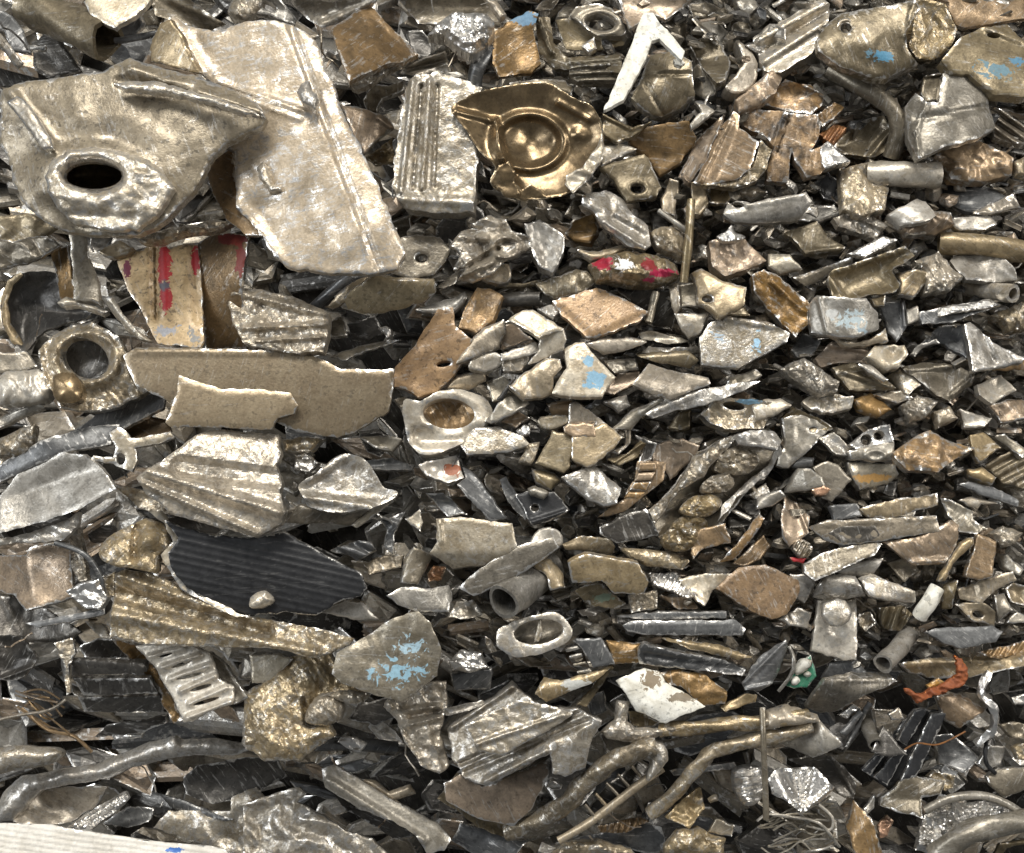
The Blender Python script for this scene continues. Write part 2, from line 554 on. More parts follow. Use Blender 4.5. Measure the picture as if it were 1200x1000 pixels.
def tube_mesh(path, radii, wall, seg, seed, wob=0.06):
    rng = np.random.RandomState(seed)
    p = np.array(path)
    n = len(p)
    tg = np.gradient(p, axis=0)
    tg /= np.linalg.norm(tg, axis=1, keepdims=True) + 1e-12
    ref = np.array([0.0, 0.0, 1.0]) if abs(tg[0][2]) < 0.9 else np.array([1.0, 0, 0])
    rings, V = [], []
    def ring(rr):
        idx = []
        nonlocal V
        u = ref
        for i in range(n):
            a_ = np.cross(tg[i], u); a_ /= np.linalg.norm(a_) + 1e-12
            b_ = np.cross(a_, tg[i])
            u = b_
            ids = []
            for k in range(seg):
                th = 2 * math.pi * k / seg
                w = 1 + wob * math.sin(3 * th + i * 0.9 + seed)
                ids.append(len(V))
                V.append(p[i] + (a_ * math.cos(th) + b_ * math.sin(th)) * rr[i] * w)
            idx.append(ids)
        return idx
    F = []
    o = ring(radii)
    for i in range(n - 1):
        for k in range(seg):
            F.append((o[i][k], o[i + 1][k], o[i + 1][(k + 1) % seg], o[i][(k + 1) % seg]))
    if wall:
        q = ring([max(r - wall, r * 0.3) for r in radii])
        for i in range(n - 1):
            for k in range(seg):
                F.append((q[i][(k + 1) % seg], q[i + 1][(k + 1) % seg], q[i + 1][k], q[i][k]))
        for i, fl in ((0, 0), (n - 1, 1)):
            for k in range(seg):
                a_, b_, c_, d_ = o[i][k], o[i][(k + 1) % seg], q[i][(k + 1) % seg], q[i][k]
                F.append((a_, b_, c_, d_) if fl == 0 else (d_, c_, b_, a_))
    else:
        F.append(tuple(o[0][::-1])); F.append(tuple(o[-1]))
    return np.array(V), F

def T(cat, label, pts, r, mat='tan', wall=0, seg=14, parent=None, name=None, sm=1, taper=None, group=GROUP, wob=0.05):
    """Bar, pipe or wire: pts are x,y,z triples (z in pile units), r its radius on the same sheet."""
    SEED[0] += 1
    raw = np.array([[float(c) for c in q.split(',')] for q in pts.split()])
    p = np.stack([raw[:, 0] * O[2] + O[0], raw[:, 1] * O[2] + O[1], raw[:, 2]], 1)
    if sm and len(p) > 2:
        out = []
        m = len(p)
        for i in range(m - 1):
            a, b, c, d = p[max(i - 1, 0)], p[i], p[i + 1], p[min(i + 2, m - 1)]
            for k in range(5):
                t = k / 5
                out.append(0.5 * ((2 * b) + (-a + c) * t + (2 * a - 5 * b + 4 * c - d) * t * t + (-a + 3 * b - 3 * c + d) * t ** 3))
        out.append(p[-1])
        p = np.array(out)
    else:
        p = densify(p, max(r * O[2] * 1.2, 3), closed=False)
    dz = lie(p[:, 0], p[:, 1]) if parent is None else LIE[parent.name]
    p[:, 2] += dz
    q = P3(p[:, 0], p[:, 1], p[:, 2])
    rr = np.full(len(p), r * O[2] * S)
    if taper:
        rr = rr * np.linspace(taper[0], taper[1], len(p))
    rr = rr * (1 + (0.16 if mat == 'cast' else 0.12) * fnoise(np.arange(len(p)) * 0.5, np.zeros(len(p)), SEED[0], 2))
    v, f = tube_mesh(q, rr, wall * O[2] * S, seg, SEED[0], wob)
    w = to_world(v)
    e = np.zeros(len(v))
    ctr = w.mean(0)
    nm = name or CATS.get(cat, cat).replace(' ', '_')
    o = link(nm, w, f, mat, e, parent=parent, centre=ctr)
    LIE[o.name] = float(np.mean(dz))
    o.data.set_sharp_from_angle(angle=R(50))
    if parent is None:
        finish(o, cat, label, group)
    elif label:
        o['label'] = label
    return o
# ================================================================ the large pieces at the upper left
at(0, 0, 0.4)
W = (0.75, 0.74, 0.70)
o = A('ca', "big broken casting with a round black hole in its lower bulge", "0,265 70,240 190,225 300,212 345,185 380,172 430,185 520,210 600,232 680,262 755,305 780,345 770,368 700,400 660,425 610,475 580,540 540,590 490,640 440,675 390,690 300,690 200,680 150,660 80,610 40,540 25,470 0,420",
  60, 0.05, -0.15, 12, 'aged', ('o', 270, 515, 125, 72, 46, 13), ('r', 30, 270, 150, 430, 26, 9), ('k', 1.2, 30), ('r', 380, 200, 700, 300, 26, 9), ('r', 480, 245, 770, 330, 16, 6), ('g', 350, 240, 560, 265, 20, -5), ('d', 5), ('p', 150, 470, 60, 5), ('n', 2.5, 45),
  holes=[(270, 512, 88, 42, 3)], step=3.0, j=1.2, ew=7, rim=3)
A('', "", "135,520 150,470 200,440 290,432 380,450 440,470 480,510 510,550 490,590 450,640 400,672 320,672 220,655 165,610 140,560", 85, 0.05, -0.2, 8, 'silver', ('o', 270, 515, 120, 70, 45, 8), ('n', 4, 20), ('k', 2.5, 12), ('g', 200, 640, 420, 650, 30, -4), rim=7, holes=[(270, 512, 92, 45, 3)], step=2.2, j=1.5, ew=6, parent=o, name='collar')
A('', "", "150,512 190,460 270,440 350,460 400,512 350,570 270,590 190,570", 22, 0, 0, 4, 'olive', ('d', -55), parent=o, name='bore', ew=0)
A('', "", "330,245 380,238 470,240 560,268 640,290 740,325 778,345 700,330 620,300 540,285 450,272 370,265", 80, 0.02, -0.5, 5, 'silver', ('d', 4), ('n', 2, 10), parent=o, name='weld_seam', step=2)
A('', "", "20,300 50,280 90,310 120,360 150,410 155,435 130,440 90,390 50,340", 76, 0.1, -0.2, 5, 'pale', ('d', 3), ('n', 1.5, 8), parent=o, name='worn_ridge')
o = A('pl', "large scratched pale sheet with a long groove, leaning over the other pieces", "445,120 470,70 510,50 560,80 620,92 720,65 810,58 850,70 905,100 940,150 950,200 975,240 990,290 1005,330 1060,440 1100,530 1130,600 1160,670 1185,740 1165,790 1080,803 960,800 850,785 800,750 770,690 735,650 690,610 690,520 690,440 640,420 660,330 590,215 560,170",
  38, -0.04, -0.22, 9, 'scratched', ('f', 845, 80, 1115, 800, -0.25), ('g', 850, 75, 1115, 800, 14, -5), ('r', 500, 60, 590, 215, 40, 9), ('r', 690, 600, 830, 790, 40, 6), ('b', 60, 10), ('r', 640, 240, 900, 330, 10, 4), ('r', 650, 265, 880, 350, 10, 3), ('n', 3, 45), ('k', 1.0, 60), ('p', 760, 620, 60, -5), step=3.2, j=1.5, ew=7, rim=2.5, n=4)
A('', "", "870,270 880,245 905,235 915,262 930,275 935,300 925,325 905,310 885,300", 52, 0, -0.3, 6, 'silver', ('d', 6), ('n', 1.5, 6), parent=o, name='lug')
A('', "", "750,490 770,475 790,490 800,540 825,545 825,560 790,565 765,530", 43, 0, -0.3, 6, 'silver', ('d', 6), ('n', 1.5, 6), parent=o, name='lug')
A('', "", "600,500 640,450 680,435 690,520 720,600 740,650 770,690 720,690 660,640 625,570", 14, 0.5, -0.2, 6, 'brown', ('b', 70, 5), parent=o, name='folded_flange', ew=1)
A('', "", "440,150 445,115 470,70 500,55 530,100 560,170 590,215 530,205 470,185 445,180", 26, 0.4, 0.0, 6, 'tan', ('b', 70, 6), parent=o, name='folded_flange', ew=1)
at(0, 0)
BLUE = (0.10, 0.33, 0.52)
LBLUE = (0.22, 0.38, 0.50)
T('tu', "open ended flattened dark pipe above the big holed casting", "130,20,-62 300,100,-45 500,190,-20", 92, 'olive', wall=20, wob=0.14)
A('pl', "flat beige plate at the top edge beside the dark pipe mouth", "390,10 420,-20 720,-20 690,20 640,70 560,112 540,132 490,110 420,60", -8, 0.1, -0.4, 5, 'pale')
A('sh', "slate blade shaped shard at the upper left corner", "-20,30 60,80 110,150 150,250 60,235 20,150 -20,140", -25, -0.3, -0.2, 5, 'slate')
A('st', "narrow silver edged curved strip hugging the upper left border", "-20,130 40,200 110,300 85,325 20,240 -20,200", -5, -0.5, 0.1, 6, 'silver', ('b', 50, 4))
A('sh', "dark triangular offcut behind the flattened pipe", "150,200 250,130 330,260 380,330 250,370 160,330", -85, 0.2, -0.2, 5, 'dark')
A('st', "grey strip lying level left of the flattened pipe", "130,215 215,212 215,235 130,240", -42, 0, -0.2, 4, 'slate')
A('pl', "dark plate with a frayed silver edge above the pale sheet", "700,-20 860,-20 960,50 1060,118 1010,135 940,150 840,115 730,70", -30, -0.2, 0.35, 7, 'olive', ('r', 800, 0, 1050, 120, 22, 6), ew=8)
A('sh', "small round grey disc under the beige plate", "555,150 585,100 640,78 668,110 650,150 600,172", -36, 0.2, 0.2, 6, 'slate', sm=1)
A('sh', "small square shard right of the grey disc", "665,75 720,30 770,60 745,130 680,125", -42, 0.2, -0.3, 5, 'olive')
T('ro', "thin slate rod lying level behind the holed casting's flange", "540,192,-38 640,178,-36 760,150,-40", 16, 'slate')
A('ca', "little jagged cast lump at the top edge over the pale sheet", "1075,30 1120,-20 1230,-20 1210,60 1120,100 1070,70", -20, 0, -0.2, 10, 'cast', ('d', 8), ('n', 3, 8), sm=1)
A('fo', "crumpled brown sheet curling below the holed casting at the border", "-20,1120 60,1130 130,1115 220,1105 295,1150 200,1205 130,1235 70,1245 -20,1270", 10, 0.1, -0.3, 3, 'olive', ('k', 5, 16), step=1.8)
A('ca', "ragged lip of cast metal under the right end of the holed casting", "640,1120 760,1075 880,1060 1000,1030 1090,1040 1010,1085 870,1095 760,1135 670,1140", 22, 0.1, -0.3, 8, 'cast', ('n', 4, 10), ('d', 6))

at(300, 0)
A('br', "small grey loop with an oval hole at the top edge", "-20,-10 100,-15 190,90 185,118 120,95 60,68 -20,60", -15, -0.2, -0.2, 7, 'grey', holes=[(55, 28, 46, 20, 25)])
A('ca', "dark hollow casting with golden broken rim at the top edge", "140,-15 570,-15 540,30 480,62 400,110 310,132 255,100 195,50", 5, 0.1, 0.4, 8, 'olive', ('r', 300, 120, 560, 10, 30, 8), ('b', 0, -10), ('n', 2, 8), ew=9)
o = A('pr', "brown box profile with a pale stripe, torn off below", "350,128 460,60 540,32 760,255 690,290 600,302 520,345 440,380 380,225", 10, -0.1, -0.2, 8, 'brown', ('f', 460, 60, 640, 300, -0.6), ('f', 545, 80, 730, 280, 0.9), ew=5)
A('', "", "440,380 520,338 600,298 700,270 765,258 690,300 620,330 540,392 475,424 445,410", 10, 0, -0.3, 8, 'cast', ('n', 3, 6), parent=o, name='torn_edge')
A('sh', "dark tongue shaped shard right of the brown box profile", "700,155 780,145 832,245 765,270", -35, 0.2, -0.2, 5, 'dark', sm=1)
A('ch', "small dark channel propped on the fluted silver block", "670,345 720,300 880,248 910,335 880,342 860,340 740,352", 4, 0.1, 0.5, 9, 'olive', ('g', 690, 340, 890, 280, 18, -9), ew=5)
A('sh', "crooked olive splinter in the dark gap left of the fluted block", "500,470 545,395 620,405 690,375 695,420 590,465 560,540 520,520", -22, 0.2, -0.3, 5, 'olive', ('k', 4, 14))
A('sk', "curved brown shell with one bright lip beside the pale sheet", "395,490 500,508 620,553 645,600 590,642 505,722 455,640", -12, -0.2, -0.2, 5, 'brown', ('b', 40, 14), ('r', 570, 550, 640, 600, 20, 6), ew=5)
A('fo', "shadowed crumpled bit under the curved brown shell", "510,740 600,680 640,640 650,760 560,770", -40, 0, -0.2, 4, 'cast', ('k', 4, 10))
A('ca', "fluted silver block standing upright left of the crushed bronze dish", "715,380 760,350 860,338 940,360 1060,412 1040,460 960,520 1010,600 1040,690 1030,900 1020,992 860,1002 700,975 638,885 650,740 690,480", 22, 0.08, -0.15, 22, 'silver',
  ('r', 735, 380, 680, 900, 16, 10), ('r', 815, 380, 780, 880, 16, 10), ('g', 775, 400, 735, 880, 12, -8), ('g', 850, 400, 830, 880, 12, -6), ('f', 880, 380, 860, 960, 0.35), ('k', 1.5, 20), ('n', 1, 9), ('r', 660, 930, 1010, 950, 40, 6), j=1.5, ew=5, step=2.4)
A('fo', "sparkling foil lump above the crushed bronze dish", "805,165 850,108 930,58 1080,65 1118,100 1112,170 1080,222 1015,262 960,235 880,175", 0, 0, -0.2, 14, 'foil', ('d', 12), ('k', 6, 13), ('n', 3, 6), step=1.6)
A('ch', "long dark trough along the top edge above the foil lump", "660,-15 1085,-15 1095,30 1172,70 1150,102 1040,112 760,112 715,62", -35, 0, 0.4, 6, 'olive', ('b', 0, -9), ew=3)
A('sh', "small hooked tan scrap at the top edge", "1065,-15 1130,5 1172,70 1142,98 1108,50", -16, 0, -0.2, 6, 'tan', ('d', 4))
T('tu', "short bent grey pipe above the bronze dish", "1020,410,-26 1040,320,-20 1110,240,-24", 38, 'slate', wall=9)

at(0, 0, 1)
o = A('metal dish', "crushed golden bronze dish with an embossed ring", "528,128 545,115 560,108 600,100 640,97 672,115 690,122 703,138 708,162 704,180 690,205 668,226 640,233 615,234 590,227 574,214 580,196 562,178 546,152", 38, 0.0, -0.1, 2.5, 'bronze',
  ('d', -22), ('o', 620, 166, 40, 32, 8, 10), ('p', 620, 168, 20, -8), ('r', 535, 130, 580, 142, 6, 6), ('r', 580, 142, 590, 185, 6, 10), ('r', 590, 185, 608, 226, 6, 9), ('p', 676, 158, 14, 8), ('k', 2.0, 26), ('r', 655, 120, 690, 140, 6, 4), step=1.8, ew=1.5, j=0.6, sm=1, n=2)
A('', "", "574,214 584,194 596,190 604,200 602,214 612,222 622,216 632,222 640,231 615,236 590,229", 46, 0, 0.1, 2.5, 'bronze', ('k', 3, 18), step=1.6, ew=2, parent=o, name='folded_skirt')
A('', "", "706,150 708,182 692,208 672,226 662,216 664,206 682,196 700,172", 47, 0, -0.2, 2.5, 'pale', ('k', 3, 12), step=1.6, ew=2, parent=o, name='folded_skirt')

at(600, 0)
A('pl', "brown plate with a blue painted top corner above the bronze dish", "-90,160 -40,110 80,52 125,65 100,140 135,300 90,340 -60,360 -90,300", -12, -0.1, -0.2, 5, 'brown', paint=[(50, 85, 90, 45, (0.12, 0.22, 0.32))])
A('fo', "grimy flattened scrap tucked over the rim of the bronze dish", "-10,390 130,370 250,375 290,410 280,450 200,420 100,410 0,410", -2, 0, -0.3, 4, 'olive', ('k', 3, 12))
A('ch', "dark U shaped channel with layered lower lip", "108,75 180,80 192,200 260,270 505,255 520,345 330,320 200,330 130,250", -15, 0.1, -0.1, 7, 'olive', ('r', 130, 90, 190, 250, 16, 9), ('r', 270, 290, 510, 270, 16, 8), ew=5)
A('pl', "stack of thin brown leaves below the dark U channel", "265,320 510,290 515,392 320,390 270,360", -8, 0, -0.2, 9, 'olive', ('c', 3, 34, 3))
A('metal ring', "broken ring end of a dark fitting near the top edge", "275,75 320,30 420,22 500,68 532,150 470,172 400,165 340,125", -22, 0.1, -0.15, 10, 'olive', ('o', 415, 108, 88, 52, 26, 6), holes=[(412, 108, 70, 36, 10)], sm=1)
A('ch', "short olive gutter below the broken ring", "205,95 270,88 400,148 532,170 520,212 400,235 255,235", -32, 0, 0.2, 6, 'olive', ('b', -12, -8))
A('sh', "bright tooth shaped chip standing in the olive gutter", "330,215 385,175 397,228 360,242", -14, 0.2, -0.4, 5, 'silver')
A('pl', "tan torn plate at the top edge above the white angle", "495,-15 850,-15 800,40 720,92 650,62 590,112 550,132 530,80", 12, 0.05, -0.3, 5, 'brown', ('n', 2, 15), ew=4)
A('an', "white painted angle bar shaped like an inverted V", "430,515 460,450 530,280 600,100 618,62 660,65 735,150 810,240 796,282 690,182 655,190 638,252 560,400 525,470", 55, 0.05, -0.4, 6, 'white', n=1.2, j=1.0, ew=0)
A('sk', "dark drum shaped piece framed by the white angle", "560,460 620,330 650,262 760,232 840,290 858,450 780,512 700,550 620,522", 5, 0.1, -0.1, 14, 'olive', ('b', 25, 16), ('g', 640, 350, 840, 345, 10, -4), ('g', 630, 400, 710, 540, 10, -3), ew=2)
A('sh', "crumb of cream plastic at the tip of the white angle", "758,280 790,272 815,295 795,310 765,300", 40, 0, -0.2, 5, 'white')
A('bl', "faceted brown block right of the drum shaped piece", "830,210 940,155 1022,290 1005,370 960,392 880,310", 0, 0.1, -0.2, 16, 'olive', ('f', 840, 290, 980, 260, 0.7))
A('bl', "small grey prism wedged against the faceted brown block", "825,340 870,300 962,392 950,440 900,470 832,422", 8, 0.2, -0.1, 14, 'grey', ('f', 880, 300, 900, 470, -0.9))
A('ca', "thick C shaped tan block below the top right cluster", "1050,190 1100,220 1150,300 1132,400 1062,442 1000,412 1050,350 1085,285", 2, -0.1, -0.2, 16, 'tan', ('b', 30, 5), sm=1)
A('ca', "rounded dark knob above the faceted block", "700,105 780,80 822,120 795,195 740,165", -22, 0, -0.2, 12, 'olive', ('d', 8))
A('sk', "open grey clip behind the faceted block", "840,145 900,100 960,98 1022,160 992,245 950,170 890,150", -14, -0.1, -0.2, 6, 'grey', ('f', 900, 100, 970, 200, 0.8))
A('ca', "rough grey lump at the top edge left of the ribbed bar", "1020,-15 1130,-15 1200,80 1150,112 1085,60", -5, 0, -0.3, 10, 'grey', ('n', 4, 10), ('d', 6))
A('sh', "dark folded scrap between the tan plate and rough lump", "820,20 900,10 1040,30 1030,80 940,95 850,80", -30, 0, -0.2, 6, 'olive', ('k', 4, 14))
A('sh', "little round dark nub beside the ribbed bar's tip", "1035,120 1090,100 1125,130 1110,165 1050,170", -12, 0, -0.2, 8, 'olive', ('d', 5), sm=1)
A('pl', "grey angular plate leaning left of the ribbed bar", "1130,180 1210,110 1240,230 1180,260 1140,230", -8, 0.2, -0.3, 7, 'grey')
A('st', "curved strip with a shining rim at the foot of the white angle", "425,530 480,560 570,600 655,568 560,640 490,665 425,625", 20, 0, -0.25, 6, 'olive', ('r', 430, 540, 560, 605, 14, 6), ('r', 560, 605, 650, 572, 14, 6), ew=6)
A('pl', "brown folded plate below the drum shaped piece", "540,640 640,590 830,568 864,645 790,762 690,825 620,740 550,685", 14, 0.05, -0.25, 6, 'brown', ('f', 640, 600, 760, 720, -0.5), ew=3)
A('an', "small pale chevron scrap right of the drum shaped piece", "858,478 905,490 952,522 840,612 833,580 888,525", 26, 0, -0.2, 5, 'pale')
A('br', "dark lug plate with a round bolt hole", "410,782 620,720 642,742 702,880 680,920 540,946 480,852", 18, -0.05, -0.2, 7, 'olive', ('o', 590, 885, 46, 32, 12, 2), holes=[(590, 884, 36, 24)], ew=2, n=1)
A('sh', "silver leaf between the bronze dish and the lug plate", "415,648 500,668 582,700 480,752 420,782 395,730", 8, 0, -0.3, 5, 'silver', ('b', 20, 5))
A('bl', "upright tan stub right of the lug plate", "700,935 740,838 782,850 772,945 762,1010 700,1000", 10, 0.1, -0.2, 12, 'tan')
A('bl', "second upright tan stub with a dark recess beside it", "838,848 905,872 922,950 880,1010 848,1000 842,930", 12, 0.1, -0.2, 12, 'tan')
A('pl', "tan backing plate behind the twin upright stubs", "910,880 1020,870 1050,900 1000,960 930,950", -10, 0, -0.2, 6, 'tan')
A('ca', "pebbly lump at the foot of the brown trough", "1060,890 1150,870 1200,900 1140,930 1075,920", 0, 0, -0.2, 8, 'cast', ('d', 6))

at(900, 0)
A('pr', "ribbed silver bar slanting from the top edge", "-70,190 0,140 200,20 255,-5 292,20 280,112 205,250 60,338 -20,330", 18, 0.05, -0.25, 16, 'silver', ('r', -40, 190, 285, 10, 26, 8), ('r', -20, 290, 285, 95, 26, 8), ('g', -30, 240, 285, 55, 16, -4), ew=3)
o = \
    A('ca', "curved olive casting with a boss hole and a blue paint spot", "228,185 280,110 340,62 480,40 640,12 690,-5 712,40 645,150 652,230 702,302 620,332 560,372 480,362 330,312 238,242", 35, 0.05, -0.2, 14, 'olive', ('b', 20, 20), ('r', 690, 0, 650, 160, 14, 5), ('r', 650, 160, 700, 300, 14, 5), ('n', 2, 25), holes=[(365, 132, 27, 25)], paint=[(545, 262, 55, 45, (0.10, 0.27, 0.40), 0.9), (470, 250, 50, 30, (0.12, 0.22, 0.28), 0.6)], ew=6)
A('', "", "318,130 330,95 375,85 410,110 452,100 410,150 400,190 340,180", 50, 0.05, -0.2, 4, 'tan', ('o', 365, 132, 42, 38, 14, 2), holes=[(365, 132, 25, 23)], parent=o, name='boss')
A('', "", "690,-10 830,20 888,140 862,212 820,262 770,282 700,272 662,222 682,120", 18, -0.3, 0.1, 14, 'cast', ('d', -6), ('n', 4, 18), ew=5, parent=o, name='inner_wall', n=1)
A('pl', "large dark brown plate at the top right corner", "690,-15 1210,-15 1210,85 1080,102 920,132 880,112 838,30", -5, 0.05, -0.3, 6, 'brown', ('n', 2, 14))
A('ca', "olive casting streaked with blue paint at the right edge", "815,285 900,180 1000,130 1120,118 1210,200 1210,455 1050,442 950,352 860,342", 22, -0.05, -0.25, 12, 'olive', ('b', -30, 14), ('r', 1020, 130, 1200, 200, 20, 6), holes=[(1058, 166, 32, 14, 5)], paint=[(1060, 325, 150, 60, (0.12, 0.21, 0.25), 0.58), (1170, 290, 60, 30, (0.08, 0.19, 0.28), 0.7)], ew=6)
T('tu', "bent olive pipe curling round below the curved casting", "290,330,-5 420,400,10 560,490,18 612,600,16 575,735,0", 40, 'olive', wall=12)
A('sh', "olive wedge between the bent pipe and curved casting", "395,372 560,380 652,410 590,452 520,430", 0, 0, -0.3, 7, 'olive')
A('tu', "notched grey tube half cut open at the upper right", "640,500 690,435 745,480 800,480 820,345 850,340 950,345 1022,420 1062,600 1000,642 830,690 700,748 655,650", 30, 0.05, -0.15, 10, 'grey', ('b', 75, 22), ('r', 745, 480, 690, 620, 14, 6), ('r', 690, 620, 710, 740, 14, 6), ('g', 700, 560, 1040, 500, 20, -3), ew=6)
A('pl', "inner wall seen behind the notched grey tube", "720,440 730,360 830,335 830,470 740,480", 4, 0, -0.2, 6, 'olive', ('r', 740, 355, 830, 345, 14, 5))
A('ca', "C shaped dark casting nested in the bent pipe's curl", "300,690 430,570 540,540 592,610 572,702 480,742 350,722", 0, 0, -0.1, 10, 'olive', ('d', -10), ('r', 480, 730, 570, 620, 20, 8), ew=8)
A('sh', "striped copper shard poking out by the nested casting", "240,630 310,585 370,600 300,685", 14, 0.1, -0.4, 7, 'copper', ('c', 60, 30, 3))
A('ca', "layered coppery chunk below the notched tube", "790,725 880,650 960,655 1080,700 1152,742 1142,822 1000,852 860,842", 15, 0, -0.2, 14, 'brown', ('k', 5, 20), ('n', 4, 10), ('d', 4), ew=8)
T('tu', "short pale tube lying level below the layered chunk", "470,822,8 640,818,20 800,825,20", 60, 'pale', wall=14)
A('ca', "crumpled silvery lump at the short pale tube's end", "335,795 470,760 492,830 565,882 545,985 430,1010 350,985", 20, 0, -0.2, 12, 'cast', ('n', 5, 10), ('d', 6), ew=6)
A('pl', "pale flat plate under the short pale tube", "550,1010 700,930 740,945 790,1010 740,1040 620,1060", 24, 0.05, -0.35, 6, 'pale')
A('pl', "dark plate below the layered chunk", "780,880 1000,860 1170,950 1080,985 950,995 840,960", -8, 0, -0.3, 6, 'slate')
A('st', "stack of tan slivers at the right edge", "1040,500 1120,520 1210,600 1210,680 1130,670 1060,640", 0, 0, -0.3, 9, 'tan', ('c', -35, 40, 4))
A('sh', "golden splinter at the right edge below the slivers", "960,1000 1150,905 1185,975 1100,990 1010,1010", 10, 0, -0.2, 6, 'tan', ('k', 4, 12))
A('sh', "grey tab under the half round tube with an eye", "150,965 310,958 345,1005 240,1040 140,1030", 8, 0, -0.2, 6, 'grey')
A('sh', "dark facet under the ochre and black fragment", "210,860 280,810 330,850 330,940 260,930", -12, 0.2, -0.1, 6, 'slate')
A('sh', "bright pointed chip at the right edge under the coppery chunk", "1150,760 1210,730 1210,830 1165,820", 12, 0, -0.2, 8, 'cast', ('d', 5))

at(780, 60, 0.2)
A('ca', "splintery ochre wedge above the ochre and black fragment", "402,285 470,240 560,160 640,100 692,150 640,242 560,312 430,362", 22, 0, -0.25, 12, 'ochre', ('n', 4, 14), ('k', 3, 16), ew=4)
A('ca', "ochre block with a foil bright upper rim left of the bent pipe", "568,312 640,240 700,160 770,185 850,200 942,270 920,312 850,372 700,347", 22, 0, -0.1, 14, 'charred', ('f', 600, 270, 880, 330, -0.4), ('n', 3, 16), ('r', 770, 185, 925, 255, 14, 6), ew=5)
A('sh', "small ochre chip at the ochre block's right end", "878,382 990,300 1047,330 980,402 920,442", 18, 0, -0.2, 9, 'ochre', ('n', 2, 14))
o = A('ch', "pale and dark trough with a fractured lower lip", "160,772 230,650 300,480 400,350 432,380 432,450 542,530 492,692 420,752 320,772 220,782", 22, 0, -0.1, 9, 'brown', ('f', 445, 400, 300, 760, -0.6), ('f', 380, 380, 230, 760, 0.4), ('r', 400, 360, 200, 770, 12, 5), ew=3, n=1)
A('', "", "72,742 180,520 342,368 300,490 230,652 152,762", 10, 0.4, -0.1, 7, 'brown', parent=o, name='side_wall', n=1)
A('', "", "200,782 320,772 440,742 530,640 556,520 622,580 590,692 530,762 400,802 340,792", 28, 0, -0.2, 9, 'cast', ('n', 4, 14), parent=o, name='broken_lip')
o = A('ca', "ochre and black fragment with a notch and silvery corners", "440,382 540,340 660,350 840,380 892,368 912,430 892,520 852,582 952,540 1082,652 932,692 910,722 830,737 762,642 740,582 712,772 590,762 602,662 640,560 560,482 450,442", 30, 0, -0.1, 16, 'charred', ('r', 700, 370, 620, 600, 20, 6), ('g', 730, 370, 650, 600, 10, -5), ('n', 3, 20), ('r', 880, 380, 850, 700, 18, 6), ('f', 830, 560, 900, 720, -0.4), ew=5, n=1)
A('', "", "905,560 950,530 1080,645 935,690 915,650", 36, 0, -0.2, 8, 'foil', ('n', 3, 14), parent=o, name='silvery_corner')
A('tu', "half round tube with an eye at its left end", "340,955 358,900 420,878 500,890 640,858 820,828 852,880 780,992 600,1012 400,1002", 22, 0.05, -0.15, 9, 'grey', ('b', 12, 12), ('r', 480, 900, 820, 840, 22, 4), holes=[(422, 902, 38, 17, 3)], ew=4, n=1)
at(0, 250)
RED = (0.42, 0.03, 0.035)
o = A('ch', "grey flanged channel leaning right of the dark round bowl", "325,88 400,88 420,200 470,330 485,440 440,412 350,402 340,250", 0, -0.3, -0.2, 7, 'grey', ('b', 80, 5), ew=3)
A('', "", "235,180 318,150 352,402 282,425 270,300", -6, 0.6, -0.1, 6, 'brown', parent=o, name='side_wall')
A('', "", "272,420 310,392 350,405 505,460 480,475 360,432 300,442", 8, 0, -0.3, 8, 'pale', ('d', 3), parent=o, name='foot_lip')
o = A('metal bowl', "dark round bowl with a thin tan rim in the left hand gap", "5,400 40,318 100,278 270,285 290,400 400,430 420,480 300,520 200,560 120,645 60,605 15,520", -50, 0, -0.1, 5, 'dark', ('d', -22), sm=1, ew=1)
A('', "", "5,400 35,318 95,278 110,290 60,340 35,420 50,520 120,625 105,645 55,605 15,520", -36, -0.3, 0, 6, 'tan', parent=o, name='rim')
A('st', "bright silver strip slanting down to the red striped panel's foot", "483,402 530,385 560,450 640,540 715,602 660,594 590,540 530,462", 12, -0.2, -0.3, 5, 'silver', ew=4)
A('sh', "small tan tab above the red striped panel", "455,178 560,128 625,160 600,196 520,212", -10, 0.2, -0.3, 6, 'tan', ('b', 30, 4))
o = A('pl', "corrugated tan panel printed with a red stripe", "540,210 610,182 700,155 735,143 800,155 930,138 945,400 955,600 940,632 850,622 740,612 690,520 680,480 600,360", 5, 0.05, -0.25, 5, 'painted', ('g', 722, 160, 728, 490, 20, -8), ('r', 770, 160, 780, 460, 30, 4), ('r', 900, 150, 930, 500, 30, -6),
  paint=[(770, 200, 40, 80, RED), (770, 280, 40, 70, RED), (772, 340, 28, 50, (0.12, 0.11, 0.13)), (774, 400, 38, 70, RED), (918, 220, 28, 90, RED), (595, 260, 24, 60, (0.16, 0.03, 0.05)), (770, 550, 90, 45, (0.36, 0.36, 0.38), 0.7), (900, 560, 50, 60, (0.25, 0.24, 0.22), 0.6)], ew=2, n=1.5)
A('', "", "925,140 990,95 1160,100 1152,200 1130,350 1162,600 1150,640 970,640 945,500", -12, 0.55, 0.2, 5, 'brown', paint=[(1090, 120, 90, 40, (0.22, 0.03, 0.02)), (1130, 230, 30, 90, (0.18, 0.03, 0.02))], parent=o, name='side_wall')
at(0, 0, 1)
A('ca', "crushed ribbed cast cone right of the red striped panel", "265,347 278,338 310,340 350,350 386,367 384,392 378,412 340,414 300,407 285,402 272,375", 24, 0.1, -0.25, 16, 'cast', ('r', 272, 342, 380, 368, 7, 8), ('r', 285, 385, 380, 380, 5, 8), ('r', 300, 400, 378, 395, 4, 6), ('n', 4, 11), ('k', 3, 10), ew=5, step=1.8)
